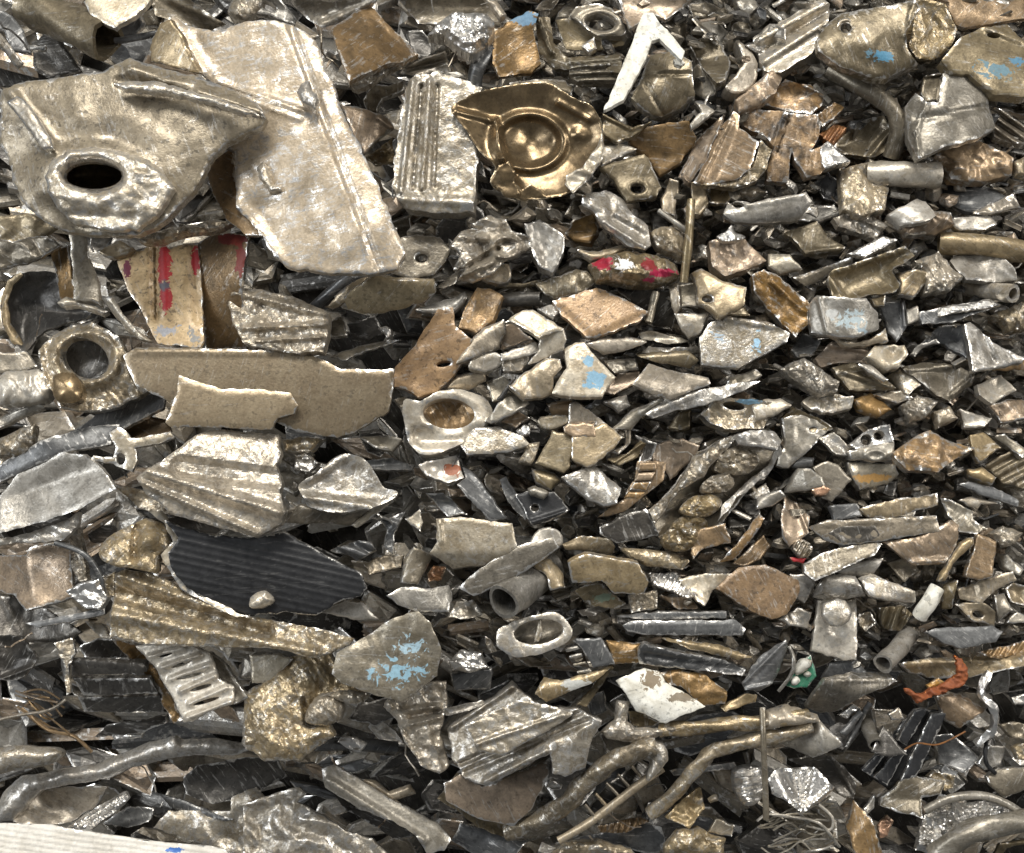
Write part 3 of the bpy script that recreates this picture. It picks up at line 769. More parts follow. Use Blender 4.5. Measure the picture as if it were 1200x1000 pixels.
A('pl', "long thick tan plate with a bright top edge across the left half", "145,417 160,408 200,407 300,410 345,410 380,422 400,433 462,433 461,455 455,482 440,492 415,507 395,513 350,507 300,485 200,472 160,452 150,432", 30, 0.0, -0.1, 9, 'smooth', ('r', 150, 412, 340, 412, 5, 2), ('b', 5, 6), ew=2, j=0.9, n=1.5)
A('pl', "smaller tan plate overlapping the long thick tan plate", "210,440 225,446 260,456 300,456 340,461 350,475 345,484 325,490 318,503 200,500 194,495 207,462", 48, 0, -0.08, 7, 'smooth', ('b', 0, 3), ew=2, j=0.9, n=1)
o = A('ca', "broken ear shaped casting with a ragged cavity left of the long plate", "45,410 60,395 85,380 110,378 140,395 150,420 162,447 178,457 140,477 110,483 70,479 62,460 50,440", 26, 0, -0.15, 14, 'cast', ('o', 100, 420, 36, 30, 9, 9), ('p', 135, 440, 20, 9), ('n', 4, 11), holes=[(100, 420, 29, 22, 30)], ew=8, j=1.2, step=2)
A('', "", "68,432 78,400 100,390 130,410 132,430 105,450 95,465 75,460", -40, 0.1, 0.3, 6, 'dark', ('d', -12), parent=o, name='cavity_wall')  # brown wall set in dark metal: the cavity's shade put into its colour
A('', "", "63,440 85,438 97,455 92,470 70,472 62,460", 44, 0, -0.2, 10, 'bronze', ('d', 8), parent=o, name='knob', sm=1)
A('ca', "pale lump at the left edge below the dark round bowl", "-5,442 45,433 60,452 52,470 20,473 -5,473", 10, 0.1, -0.3, 10, 'pale', ('d', 8), ('n', 3, 8), sm=1)
A('st', "flat grey strip at the left edge under the pale lump", "-5,492 40,472 52,478 20,492 -5,504", 2, 0.1, -0.3, 5, 'grey')
A('sh', "olive shard at the left edge over the pale lump", "-5,414 32,412 45,430 20,436 -5,437", -8, 0, -0.3, 6, 'olive')
A('pl', "slate blade pointing from the ear shaped casting to the lower left", "60,520 100,495 130,475 165,462 196,455 192,478 150,500 105,525", 12, 0.1, -0.4, 6, 'slate', ew=2)
A('pl', "brown dull plate in the shade under the overlapping tan plate", "130,500 160,482 195,492 200,505 170,520 140,520", -8, 0, -0.2, 5, 'brown')
A('pl', "dark crumpled plate at the left edge under the holed casting", "-5,255 30,250 70,262 40,285 10,300 -5,310", -18, 0, -0.2, 6, 'olive', ('k', 4, 16))

at(300, 250)
A('br', "olive rounded tab with a drilled hole under the pale sheet", "645,140 680,112 760,100 860,110 912,170 890,222 830,290 720,312 635,282 690,222", 12, 0, -0.2, 7, 'olive', holes=[(775, 211, 30, 21)], ew=3, n=1)
A('pl', "curved tan plate with a shining upper lip below the pale sheet", "412,402 440,370 555,285 640,310 740,316 830,320 843,370 800,412 700,442 600,467 500,472 430,452", 22, 0, 0.4, 8, 'olive', ('b', 8, 6), ew=3)
A('st', "thin tan strip slanting behind the curved lip plate", "325,442 450,322 545,290 430,405 360,452", -8, 0.2, 0.1, 5, 'tan')
T('ro', "slate bar slanting in the dark gap under the pale sheet", "270,440,-45 350,370,-35 440,295,-30", 26, 'slate')
o = A('fo', "twisted crumpled golden strip right of the drilled tab", "925,120 960,80 1040,75 1005,45 1100,5 1170,28 1185,60 1200,82 1280,110 1290,160 1230,202 1150,232 1100,292 1010,322 943,312 985,252 928,262 962,192 908,152", 32, 0, -0.15, 5, 'cast', ('k', 10, 16), ('r', 950, 110, 1080, 120, 26, 8), ('r', 950, 300, 1110, 230, 22, 9), ('o', 1170, 160, 60, 45, 22, 9), ('g', 1000, 250, 1130, 170, 20, -10), step=1.5, ew=5, j=1.2)
A('sh', "round beige disc below the twisted golden strip", "1055,300 1120,255 1182,240 1192,310 1130,332", 4, 0, -0.3, 6, 'tan', sm=1)
A('st', "thin grey bar under the drilled tab pointing at the twisted strip", "845,350 950,262 985,255 930,330 880,352", 2, 0.2, 0, 6, 'olive')
A('bl', "brown stub with silver corners above the brown slotted bracket", "1040,350 1090,350 1157,390 1112,500 1030,562 948,535 980,440", 18, 0.1, -0.25, 12, 'ochre', ('f', 1060, 350, 980, 540, 0.5), ew=6)
A('st', "flat pale strip beside the curved lip plate's tip", "935,392 980,368 992,400 930,462 830,472 748,452 840,420", 5, 0.1, -0.3, 6, 'grey', ('d', 3))
A('br', "brown bracket arm with a slot and a bright curved rim", "650,722 740,622 800,532 850,452 920,440 932,530 1012,590 1000,642 922,762 850,832 760,862 700,822 648,812", 32, 0, -0.2, 9, 'rust', ('r', 660, 720, 860, 450, 18, 6), ('f', 920, 530, 740, 800, 0.35), holes=[(880, 706, 36, 15, -10)], ew=5)
A('sk', "tan saddle shaped scrap touching the brown bracket arm", "1008,590 1060,540 1162,498 1172,560 1140,632 1060,662 940,702", 14, 0, -0.2, 7, 'tan', ('b', 40, 7), ew=5)
A('sh', "flat oval beige disc right of the bracket slot", "1000,722 1030,668 1130,655 1152,690 1120,732 1060,742", 24, 0, -0.35, 6, 'pale', sm=1)
o = A('ca', "oval pipe socket with a deep rusty bore", "700,1000 690,880 770,880 850,838 960,828 1062,860 1108,920 1082,985 1020,1040 900,1110 790,1130 720,1080", 38, 0, -0.15, 16, 'pale', ('o', 905, 945, 150, 90, 40, 4), ('g', 780, 1050, 1030, 1040, 60, -8), holes=[(903, 940, 122, 72, 5)], ew=8, sm=1)
A('', "", "770,930 830,860 960,855 1040,930 1010,1010 900,1040 810,1010", 14, 0, -0.35, 6, 'brown', ('d', -10), ('n', 2, 6), parent=o, name='bore')
A('sh', "shiny chips left of the oval pipe socket", "640,872 700,860 765,900 770,992 705,1002 680,925", 20, 0, -0.3, 7, 'silver', ('n', 4, 8))
A('st', "thin silvery blade in the black gap under the curved lip plate", "345,672 480,622 580,602 680,592 640,612 520,645 400,692", -22, 0.1, -0.3, 3, 'grey')
A('fo', "small glint of bent foil in the black gap", "570,540 610,528 640,555 640,585 612,592 600,560", -22, 0, -0.2, 3, 'foil', ('b', 60, 6))
A('sh', "dull grey chip right of the ribbed cast cone", "330,520 400,480 420,540 425,570 350,580", -25, 0, -0.3, 6, 'grey')
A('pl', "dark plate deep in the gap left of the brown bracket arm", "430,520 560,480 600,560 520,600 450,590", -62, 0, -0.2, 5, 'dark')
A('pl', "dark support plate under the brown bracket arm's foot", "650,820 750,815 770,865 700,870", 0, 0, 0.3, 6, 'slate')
A('pl', "tan slab between the bracket arm and the pale box bracket", "940,760 1070,740 1080,790 1000,830 900,820", 4, 0, 0.2, 7, 'tan')
A('pl', "dull folded plate right of the oval pipe socket", "1080,790 1160,760 1200,800 1160,880 1110,880", 6, 0.1, -0.2, 6, 'grey')

at(600, 250)
A('ca', "pale many sided lump right of the twisted golden strip", "60,50 130,30 200,70 248,110 242,180 215,242 190,276 130,252 90,182", 18, 0, -0.2, 16, 'pale', ('f', 130, 30, 160, 260, 0.6), ('n', 3, 10), ew=5)
A('bl', "dark brown block behind the silver crushed cap", "248,92 300,30 385,-5 402,80 370,142 290,132", -5, 0.2, -0.2, 12, 'brown', ('f', 300, 30, 380, 130, 0.4))
o = A('sk', "crushed silver collar with a curled rim over the red foil lump", "330,-85 440,-110 530,-60 560,0 640,60 652,150 620,172 540,152 470,92 420,60 390,0 330,-40", 35, 0, -0.15, 6, 'silver', ('r', 430, 40, 620, 160, 20, 8), ('g', 480, 30, 620, 110, 26, -6), ('k', 3, 16), ('n', 2, 8), ew=6)
A('ca', "pebbled bright lump right of the crushed silver collar", "655,85 740,60 802,110 805,205 740,185 680,155", 26, 0, -0.2, 12, 'cast', ('d', 8), ('n', 4, 7), sm=1)
A('st', "tan bent strip just left of the red foil lump", "308,172 400,180 500,150 565,162 470,202 370,224 340,202", 26, 0, -0.3, 6, 'tan', ('d', 4))
A('fo', "crumpled foil lump with crimson red patches", "358,242 440,200 540,178 680,198 762,240 788,290 750,322 640,342 520,332 400,312", 34, 0, -0.15, 14, 'cast', ('d', 14), ('k', 7, 16), ('n', 3, 9), paint=[(430, 238, 60, 36, (0.28, 0.012, 0.03)), (640, 240, 60, 34, (0.20, 0.02, 0.022)), (700, 280, 90, 26, (0.33, 0.01, 0.05), 0.8), (640, 315, 50, 18, (0.33, 0.02, 0.07), 0.7), (530, 240, 60, 40, (0.75, 0.74, 0.73))], step=1.6, ew=4)
T('ro', "thin brown upright rod right of the red foil lump", "840,-60,20 828,120,34 805,325,30", 20, 'olive')
T('ro', "grey rod slanting above the pebbled lump", "690,-10,12 760,40,22 815,80,24", 14, 'grey')
A('bl', "ochre knobbly cube with a silver cap", "920,132 1000,110 1080,112 1192,222 1130,252 1000,292 940,252", 22, 0, -0.2, 18, 'ochre', ('f', 1040, 110, 1070, 290, 0.35), ('n', 3, 7), ew=6)
A('sh', "bright three pronged clip on top of the ochre cube", "960,110 990,95 1030,55 1050,90 1092,112 1040,132 990,130", 34, 0, -0.3, 5, 'foil', ('k', 3, 8))
A('br', "tan angled ear with a small hole right of the brown rod", "838,282 890,258 1000,322 1097,350 1092,432 970,492 930,452 868,422 868,352", 30, 0, -0.2, 9, 'tan', ('f', 895, 300, 970, 480, -0.5), holes=[(915, 402, 26, 17)], ew=4)
A('bl', "small grey block left of the tan angled ear", "778,330 860,328 872,432 790,442", 6, 0.1, -0.2, 10, 'grey')
A('pl', "olive leaf shaped plate left of the red foil lump", "110,330 300,265 350,268 402,320 330,372 200,402 150,372", 18, 0, -0.25, 6, 'olive', ('b', 15, 4), ('n', 2, 8))
A('sh', "dark wing under the olive leaf shaped plate", "-110,310 -20,325 60,330 180,300 100,335 40,345 -80,340", -20, 0, -0.2, 5, 'olive')
A('pl', "square brown plate set like a diamond with pale chamfered edges", "188,412 390,350 440,360 642,460 600,502 390,584 350,582 240,482", 30, 0, -0.3, 8, 'rust', ('r', 390, 580, 620, 480, 16, -4), ('r', 230, 450, 370, 580, 16, -3), n=1, ew=3)
o = A('metal box', "dark open box corner behind the square brown plate", "485,352 640,348 760,358 785,440 750,552 640,522 610,470", 0, 0.2, 0.2, 6, 'dark', ew=3)
T('', "", "675,370,14 660,430,16 640,512,20", 18, 'olive', parent=o, name='pin')
A('', "", "735,335 780,330 788,440 765,480 748,440", 14, 0.4, 0, 8, 'tan', parent=o, name='side_wall')
A('pl', "slim tan leaf plate right of the blue spotted wedge", "348,612 420,590 560,585 632,605 540,642 430,667", 24, 0, 0.25, 7, 'tan', ('b', 0, 4), ew=4)
A('sh', "silver sliver above the olive kidney plate", "610,652 640,620 740,632 872,625 880,652 700,662", 22, 0, -0.3, 5, 'silver', ('n', 2, 8))
A('pl', "olive kidney shaped plate in the centre strata", "588,672 700,656 820,650 877,690 830,727 700,702", 28, 0, 0.3, 7, 'olive', ('b', 0, 4), ew=4)
A('pl', "narrow grey leaf plate under the dark box corner", "592,562 650,548 760,580 832,600 740,612 610,592", 20, 0, 0.15, 6, 'grey', ew=3)
A('sh', "pointed pale wedge right of the dark box corner", "760,470 922,468 880,562 830,592 790,542", 22, 0.2, -0.2, 8, 'pale', ('f', 790, 540, 920, 480, -0.4), ew=4)
A('pl', "light grey slab with faint blue paint near the centre", "878,582 930,510 1000,482 1200,512 1302,562 1290,602 1200,652 1060,727 888,712", 36, 0, -0.22, 9, 'silver', ('r', 1000, 490, 1280, 540, 14, 5), paint=[(1150, 610, 34, 75, (0.30, 0.48, 0.62), 0.7), (960, 570, 50, 40, (0.35, 0.42, 0.48), 0.5)], ew=3, n=1.5)
A('pl', "tan tapering plate below the olive kidney plate", "568,802 640,702 760,740 920,772 932,800 740,872 650,842", 30, 0, -0.15, 8, 'tan', ('b', -10, 5), ew=4)
A('pl', "brown patch plate between the blue wedge and tan tapering plate", "428,842 500,750 602,740 580,802 480,852", 10, 0, -0.2, 6, 'brown')
A('st', "long twisted grey strip below the tan tapering plate", "618,942 680,900 760,850 940,820 1080,790 1165,788 1080,832 900,902 780,922 660,962", 36, 0, -0.2, 6, 'silver', ('k', 3, 14), ('r', 640, 940, 900, 830, 14, 5), ew=6)
A('bl', "holed pale block touched with blue at its top edge", "880,942 950,870 1080,868 1200,880 1272,900 1200,962 1180,1010 1000,1012 920,975", 36, 0, -0.2, 16, 'cast', ('f', 890, 935, 1260, 930, -0.5), ('n', 2, 8), holes=[(1040, 903, 52, 20, 8)], paint=[(1120, 880, 70, 22, LBLUE)], ew=5)
A('st', "curved grey strip right of the sail shaped shard", "465,1012 560,920 702,868 720,880 600,955 560,1015", 20, 0, -0.1, 6, 'grey', ('b', 40, 5), ew=4)
A('bl', "small olive block under the long twisted strip", "728,1005 780,930 842,918 832,1000 780,1020", 10, 0.2, -0.2, 12, 'olive')
A('sh', "silvery wafer under the blue wedge's tip", "430,882 540,850 555,900 500,932", 24, 0, -0.3, 6, 'silver', ('d', 3))
A('sh', "grey sliver over the brown patch plate", "428,690 580,680 595,732 480,752", 8, 0, -0.2, 6, 'grey', ('k', 3, 10))
A('sh', "dark chip in the pocket above the light grey slab", "1010,460 1090,440 1120,480 1030,480", 6, 0, -0.3, 6, 'olive')
A('sh', "ragged sliver left of the holed pale block", "1000,810 1020,770 1140,730 1170,760 1090,800", 22, 0, -0.2, 5, 'grey', ('k', 3, 10))

at(900, 250)
A('pl', "olive flat tongue near the open trough", "75,92 230,38 282,110 362,160 330,182 180,192 140,142", 18, 0, -0.3, 6, 'olive', ('r', 150, 180, 340, 165, 14, 4), ew=4)
A('ca', "ridged tan cast scrap above the open trough", "305,22 400,-10 480,8 562,60 500,122 420,92 330,62", 26, 0, -0.2, 10, 'cast', ('n', 4, 9), ('r', 380, 10, 540, 70, 16, 5), ew=5)
A('bl', "brown mottled lump beside the pale flat plate", "640,62 720,-10 860,-5 872,50 780,102 650,102", 24, 0, -0.2, 12, 'brown', ('d', 6), ('n', 4, 10), ew=5)
A('pl', "flat beige offcut at the right above the long tube", "868,20 1040,14 1072,50 1020,78 900,82 858,52", 22, 0, -0.35, 6, 'pale')
T('tu', "long tan pipe reaching the right edge", "800,140,10 1000,150,18 1230,185,22", 52, 'tan', wall=12)
A('pl', "shiny white sliver plate above the open trough", "366,192 540,108 606,125 452,202", 34, 0, -0.5, 6, 'foil', n=0.6)
A('st', "dark strip along the open trough's upper side", "118,302 400,203 395,240 180,345", 10, 0.1, 0.2, 8, 'olive', ew=3)
o = A('ch', "open boat shaped trough with a pale rim", "283,312 300,270 640,153 685,200 580,270 622,330 600,372 480,382 360,424 300,385", 38, 0, -0.1, 6, 'olive', ('d', -12), ('r', 300, 280, 650, 165, 14, 7), ('r', 290, 310, 360, 415, 14, 7), ('r', 360, 415, 610, 360, 12, 6), ew=4, rim=1)
A('', "", "485,400 550,372 548,440 500,432", 40, 0, -0.1, 6, 'tan', parent=o, name='foot')
A('sk', "round tan shell at the trough's open end", "598,282 700,262 742,272 752,320 680,392 610,382 622,332", 28, 0, -0.2, 8, 'tan', ('b', 60, 8), ew=4)
A('ca', "spiky bright cast lump between the trough and pale leaf", "680,222 740,205 800,178 860,258 912,300 850,362 740,372 735,275", 34, 0, -0.2, 14, 'cast', ('d', 8), ('n', 6, 8), ew=6, j=1.5)
A('pl', "pale cracked leaf plate at the right edge under the long pipe", "850,222 920,170 1010,153 1042,200 1100,200 1162,260 1168,312 1090,327 930,312 880,262", 34, 0, -0.25, 8, 'pale', ('n', 2, 10), ew=5)
T('tu', "stubby pipe end with a silver ringed hole at the right", "930,345,-10 1040,362,16 1150,378,46", 42, 'silver', wall=16)
A('bl', "brown ridged bar with silver flank left of the blue grey cup", "-75,290 -20,262 60,300 192,420 182,522 130,584 90,542 0,450 -65,370", 30, 0, -0.15, 14, 'ochre', ('r', 20, 320, 170, 460, 22, 8), ('n', 3, 8), ew=6)
o = A('sk', "blue grey cup with a pale worn belly under the trough", "193,422 230,388 460,400 512,470 518,540 400,588 280,572 200,562", 36, 0, -0.15, 8, 'grey', ('b', 90, 16), ('r', 240, 400, 280, 560, 18, 5), paint=[(380, 500, 110, 70, (0.36, 0.43, 0.45), 0.6), (440, 550, 50, 20, (0.25, 0.32, 0.36), 0.6), (300, 470, 40, 30, (0.45, 0.45, 0.43))], ew=4)
A('', "", "290,570 400,612 480,590 550,538 562,600 460,622 360,624", 30, 0, -0.2, 6, 'tan', ('b', 0, 4), parent=o, name='lower_lip')
A('sh', "dark teal wedge with a bright edge right of the blue grey cup", "520,422 642,408 655,520 602,604 560,562", 24, 0.2, -0.1, 9, 'slate', ('r', 630, 420, 640, 530, 10, 4), ew=4)
o = A('st', "dark bar with a gleaming white top edge", "710,462 800,445 1040,403 1092,430 860,512 720,522", 28, 0, -0.1, 8, 'slate', ('f', 800, 480, 1060, 430, 0.5), n=0.6)
A('', "", "800,440 1040,403 1090,430 800,478", 38, 0, -0.6, 3, 'foil', parent=o, name='polished_edge', n=0.6)
A('bl', "short pale stub at the left end of the white edged bar", "648,452 700,438 722,500 660,517", 22, 0, -0.2, 9, 'pale')
A('pl', "striped silver and tan folded shard at the right", "918,520 950,508 1050,600 1202,682 1190,702 960,742 940,600", 32, 0, -0.2, 8, 'silver', ('f', 1000, 560, 1060, 720, 0.4), ('r', 1000, 560, 1060, 690, 18, -5), ('b', 40, 5), ew=6)
A('ca', "lacy bright lump at the right edge under the stubby pipe", "1035,482 1130,440 1215,408 1215,545 1130,555 1100,500", 26, 0, -0.2, 12, 'cast', ('d', 8), ('n', 5, 9), ew=6, j=1.5)
A('pl', "dark sloping plate left of the striped folded shard", "690,640 800,530 930,520 952,600 940,682 800,605", 12, 0.1, -0.25, 6, 'slate')
A('st', "thin arched band below the dark sloping plate", "665,662 700,620 790,588 808,610 720,632 690,675", 22, 0, -0.2, 5, 'grey', ew=4)
A('st', "brown and tan strip under the blue grey cup", "218,682 300,602 480,640 475,702 330,702 250,722", 26, 0, -0.2, 8, 'brown', ('r', 300, 620, 480, 650, 16, 6), ew=5)
A('sh', "slate square chip left of the brown and tan strip", "108,642 160,560 252,600 200,672 140,675", 12, 0, -0.2, 8, 'slate')
A('ca', "golden pitted chunk under the slate chip", "58,732 100,700 170,678 332,790 322,832 250,855 180,822", 34, 0, -0.2, 14, 'cast', ('d', 6), ('n', 3, 6), paint=[], ew=5)
A('sh', "tan blade with a glinting spine below the brown strip", "298,722 400,700 540,770 602,820 500,832 380,832", 28, 0, -0.25, 7, 'olive', ('r', 350, 740, 560, 810, 18, 6), ew=5)
A('st', "thin steel blade crossing above the tan blade", "425,708 480,708 565,780 540,795", 34, 0, -0.3, 4, 'silver')
A('bl', "pale hollow block with a dark mouth at the right centre", "458,672 500,620 640,618 655,660 610,722 560,742", 32, 0, -0.2, 14, 'pale', ('p', 585, 655, 45, -12), ew=5)
A('sh', "silver splinter under the hollow block", "558,762 640,718 722,800 660,852 600,812", 26, 0, -0.25, 7, 'silver', ('f', 640, 720, 640, 850, -0.5), ew=4)
A('pl', "broad grey plate with raised rims right of the hollow block", "620,722 720,700 860,710 972,750 960,800 850,882 790,852", 24, 0, -0.2, 7, 'olive', ('r', 640, 735, 860, 720, 12, 5), ('r', 860, 850, 960, 770, 14, 5), ew=4)
A('sh', "pale folded chip at the right below the striped shard", "978,802 1090,758 1165,830 1050,892 990,852", 28, 0, -0.2, 9, 'pale', ('f', 1080, 760, 1060, 890, 0.5), ew=5)
A('pl', "brown dull plate at the right edge below the folded chip", "1035,902 1130,870 1215,880 1215,960 1090,985", 18, 0, -0.25, 7, 'brown')
A('sh', "lilac tinted silver wafer below the golden chunk", "163,882 220,838 400,860 392,912 300,942 200,917", 30, 0, -0.35, 7, 'silver', ('n', 2, 7), ew=5)
A('sh', "pale brown curled chip left of the lilac wafer", "-70,905 -20,875 60,868 112,900 20,952 -60,975", 26, 0, -0.25, 7, 'pale', ('b', 10, 5))
A('sh', "brown pointed chip right of the lilac wafer", "400,872 480,840 580,920 520,952 420,922", 22, 0, -0.25, 8, 'brown', ('d', 4))
A('sh', "thin tan sliver over the brown pointed chip", "500,852 620,830 692,870 600,892", 26, 0, -0.3, 6, 'tan', ew=5)
A('ca', "glittering tan chunk below the broad grey plate", "618,902 700,850 802,880 740,962 660,985", 26, 0, -0.2, 10, 'cast', ('d', 5), ('n', 3, 8), ew=5)
A('sh', "gold speckled crumb at the lower right of the glittering chunk", "778,932 850,908 892,960 800,1005", 24, 0, -0.2, 9, 'cast', ('d', 5))
A('pl', "pale plate beside the gold speckled crumb", "898,920 1052,960 1010,1005 920,1005", 22, 0, -0.3, 6, 'pale', ew=4)
A('sk', "olive round bowl fragment below the lilac wafer", "68,962 120,910 240,960 305,1012 200,1030 70,1010", 22, 0, 0.1, 6, 'olive', ('d', -7), ew=4)
A('sh', "dark chip at the left of the olive tongue", "0,190 100,195 160,260 60,285 0,250", 12, 0, -0.2, 7, 'grey', ('b', 10, 5), ew=5)
A('sh', "thin wafer under the striped folded shard at the right edge", "970,720 1210,690 1210,735 1060,740", 20, 0, 0.3, 6, 'brown', ew=2)

at(500, 330, 0.2)
o = A('br', "pale thick walled box bracket left of the blue spotted wedge", "455,242 560,168 622,168 802,280 660,332 630,312 500,232", 40, 0, -0.35, 8, 'pale', ('r', 500, 232, 660, 330, 16, 3), n=0.6, ew=2)
A('', "", "660,332 802,280 817,340 802,402 640,472 595,485 656,402", 36, 0.1, 0.1, 8, 'pale', parent=o, name='front_wall', n=0.6, ew=2)
A('', "", "432,422 640,350 662,402 600,432 440,464", 30, 0, -0.3, 8, 'pale', parent=o, name='lower_arm', n=0.6, ew=2)
A('', "", "425,395 460,250 500,232 620,340 445,410", 6, 0, 0.1, 5, 'brown', parent=o, name='inner_wall', n=0.6)
A('', "", "440,464 612,418 565,532 450,535", 22, 0, -0.1, 6, 'cast', ('n', 2, 10), parent=o, name='granular_foot')
o = A('ca', "pale wedge splashed with sky blue paint", "818,505 808,402 870,360 920,358 1022,470 1102,560 1030,672 900,682 735,655 780,562", 42, 0, -0.2, 14, 'pale', ('f', 870, 360, 780, 660, -0.35), ('n', 2, 20), paint=[(985, 565, 85, 45, LBLUE), (940, 470, 38, 50, LBLUE), (940, 610, 40, 30, LBLUE), (1010, 610, 40, 30, LBLUE)], ew=3, n=1)
A('', "", "480,612 560,540 700,450 782,455 792,502 742,562 735,655 690,684 570,692", 38, -0.1, -0.15, 12, 'tan', ('b', 40, 8), ('n', 2, 16), parent=o, name='rounded_shoulder')
A('pl', "grey mottled plate under the pale box bracket's foot", "400,742 470,640 562,690 605,712 450,802 380,832 338,822", 24, 0, -0.15, 6, 'grey', ('n', 2, 16), ew=3)
A('st', "thin dark edged strip slanting beside the blue spotted wedge", "410,692 520,548 530,556 440,692", 34, 0.1, 0, 4, 'dark', n=0.4)
A('sh', "beige sail shaped shard under the blue spotted wedge", "838,712 870,698 1010,800 1147,910 1060,1005 860,1005 868,912 982,912 988,830 832,832", 24, 0, -0.2, 6, 'tan', ew=3, n=1)
A('bl', "small brown bar lying across the sail shaped shard", "798,852 830,828 986,828 988,908 870,914 808,884", 32, 0, -0.2, 8, 'brown', n=0.6, ew=3)
A('sh', "pale rounded disc left of the sail shaped shard", "648,812 700,788 812,782 822,832 740,864 670,852", 20, 0, -0.2, 8, 'pale', sm=1, n=0.6)
A('sh', "brown shadowed flap above the pale rounded disc", "700,720 850,700 840,790 740,785", 8, 0, 0.2, 6, 'brown')
A('sh', "brown wedge right of the grey mottled plate", "438,822 540,758 614,800 520,854", 20, 0, -0.2, 7, 'brown', ew=4)
A('fo', "tiny bright foil nub below the brown wedge", "525,875 570,835 607,850 602,900 550,908", 22, 0, -0.2, 7, 'foil', ('n', 3, 8))
A('pl', "silvery flat flake right of the oval pipe socket", "198,962 280,850 430,855 560,912 604,952 480,1002 240,1012", 26, 0, -0.3, 7, 'silver', ew=4, n=1)
T('tu', "dark short tube with a glinting end left of the diamond plate", "420,110,-4 540,105,4 668,100,10", 42, 'dark', wall=10)
A('sh', "bright gem like scrap between the tube and diamond plate", "650,160 720,140 815,138 740,220 700,200", 24, 0, -0.25, 6, 'silver', ('k', 3, 10))
at(0, 500)
A('pl', "long grey folded plate reaching in from the left edge", "-20,345 100,205 300,120 400,132 480,202 545,290 380,386 180,452 0,502 -20,502", 34, 0.05, 0.12, 7, 'grey', ('f', -20, 350, 470, 190, 0.6), ('n', 1, 30), ew=3)
A('pl', "dark flat strip running behind the long grey folded plate", "-20,190 200,60 420,0 560,-10 520,82 300,122 -20,270", 8, 0.05, -0.3, 6, 'slate', ew=2)
A('ca', "broken cast corner at the left edge above the dark strip", "-20,70 90,8 162,-10 152,90 110,142 -20,142", 22, 0, -0.2, 12, 'cast', ('d', 5), ('n', 3, 9), ew=8)
A('br', "pale wishbone bracket with a small eye", "515,30 560,2 592,20 612,60 720,40 800,24 817,50 740,82 632,100 642,160 620,214 560,192 530,172 428,157 440,140 530,146 542,100", 24, 0, -0.2, 7, 'pale', holes=[(566, 152, 22, 28)], ew=2, n=1)
A('sk', "wide fluted golden shell below the long tan plate", "643,242 690,200 800,130 920,40 1000,13 1100,20 1302,40 1312,130 1290,182 1322,260 1310,312 1335,400 1312,455 1200,517 1100,492 900,442 800,402 690,322", 42, 0, -0.15, 18, 'cast', ('r', 690, 210, 1300, 400, 46, 12), ('g', 850, 190, 1300, 250, 60, -8), ('r', 660, 260, 1200, 500, 24, 8), ('b', -15, 20), ('n', 2, 14), ew=7, step=2.2, j=1.2)
A('ca', "tan rough tongue under the fluted golden shell's left corner", "538,290 600,278 700,310 850,392 882,432 760,402 650,384 600,332", 30, 0, -0.2, 8, 'cast', ('n', 3, 8), ew=5)
o = A('pl', "black grained sheet with a pale broken left edge", "770,440 850,470 1000,510 1200,520 1330,495 1450,560 1600,640 1690,690 1720,760 1690,795 1600,815 1480,885 1340,870 1150,892 900,772 860,740 800,660 790,592 840,522", 32, 0.0, 0.0, 6, 'black', *[('r', 700, y, 1760, y + 235, 10, 0.9 if y % 3 else 0.5) for y in range(330, 840, 34)], ('b', -10, 8), ew=1.2, step=1.8, n=2)
A('', "", "690,395 770,398 842,520 800,592 806,660 862,738 905,770 1150,888 1110,896 850,765 770,645 756,602 812,540 770,455", 37, -0.1, -0.2, 7, 'pale', ('n', 2, 8), parent=o, name='broken_edge')
A('sh', "tiny pebble of scrap resting on the black sheet", "1170,810 1200,780 1250,770 1290,810 1260,840 1180,850", 50, 0, -0.2, 10, 'pale', ('d', 6), ('n', 2, 6), sm=1)
A('ca', "knuckled silvery lump left of the black sheet", "463,582 520,510 640,448 700,430 770,470 788,560 740,602 720,682 620,662 500,642", 26, 0, -0.2, 16, 'cast', ('p', 700, 530, 60, 14), ('g', 640, 480, 630, 620, 24, -8), ('d', 8), ('n', 3, 9), ew=6, sm=1)
A('pr', "folded tan and dark box section at the left edge", "-20,605 120,602 140,562 330,540 340,740 352,802 120,862 70,792 -20,765", 10, 0.1, -0.25, 6, 'brown', ('f', 115, 560, 170, 860, -0.8), ew=3)
A('st', "torn silvery rim lying over the folded box section", "-20,530 60,520 180,482 310,440 372,400 362,470 290,532 160,545 80,545 -20,560", 24, 0, -0.2, 7, 'silver', ('k', 4, 12), ew=6)
T('hose', "thin grey hose arching beside the folded box section", "260,545,22 390,595,30 465,690,30 482,790,26", 13, 'slate')
A('fo', "crumpled white foil scrap at the thin hose's end", "308,772 380,730 462,718 502,800 470,855 400,855 350,812", 30, 0, -0.2, 10, 'foil', ('k', 6, 11), step=1.4, ew=3)
A('st', "straight narrow grey strip pointing left under the foil scrap", "122,922 380,870 492,850 492,882 180,942", 30, 0.05, -0.35, 4, 'slate', n=0.5)
A('ch', "long golden gutter under the black sheet", "535,692 590,666 700,690 800,725 860,770 1100,880 1300,910 1500,950 1662,992 1640,1022 1480,1088 1300,1042 1000,1030 700,1025 518,985 513,880 545,782", 34, 0, -0.2, 8, 'cast', ('r', 560, 700, 1250, 930, 34, 9), ('g', 560, 790, 1250, 960, 44, -10), ('r', 530, 880, 1480, 1060, 44, 8), ('n', 3, 12), ew=5, step=2.2)
A('sh', "tan sliver under the straight narrow strip", "398,912 490,930 525,1000 480,992", 5, 0, -0.2, 5, 'tan')
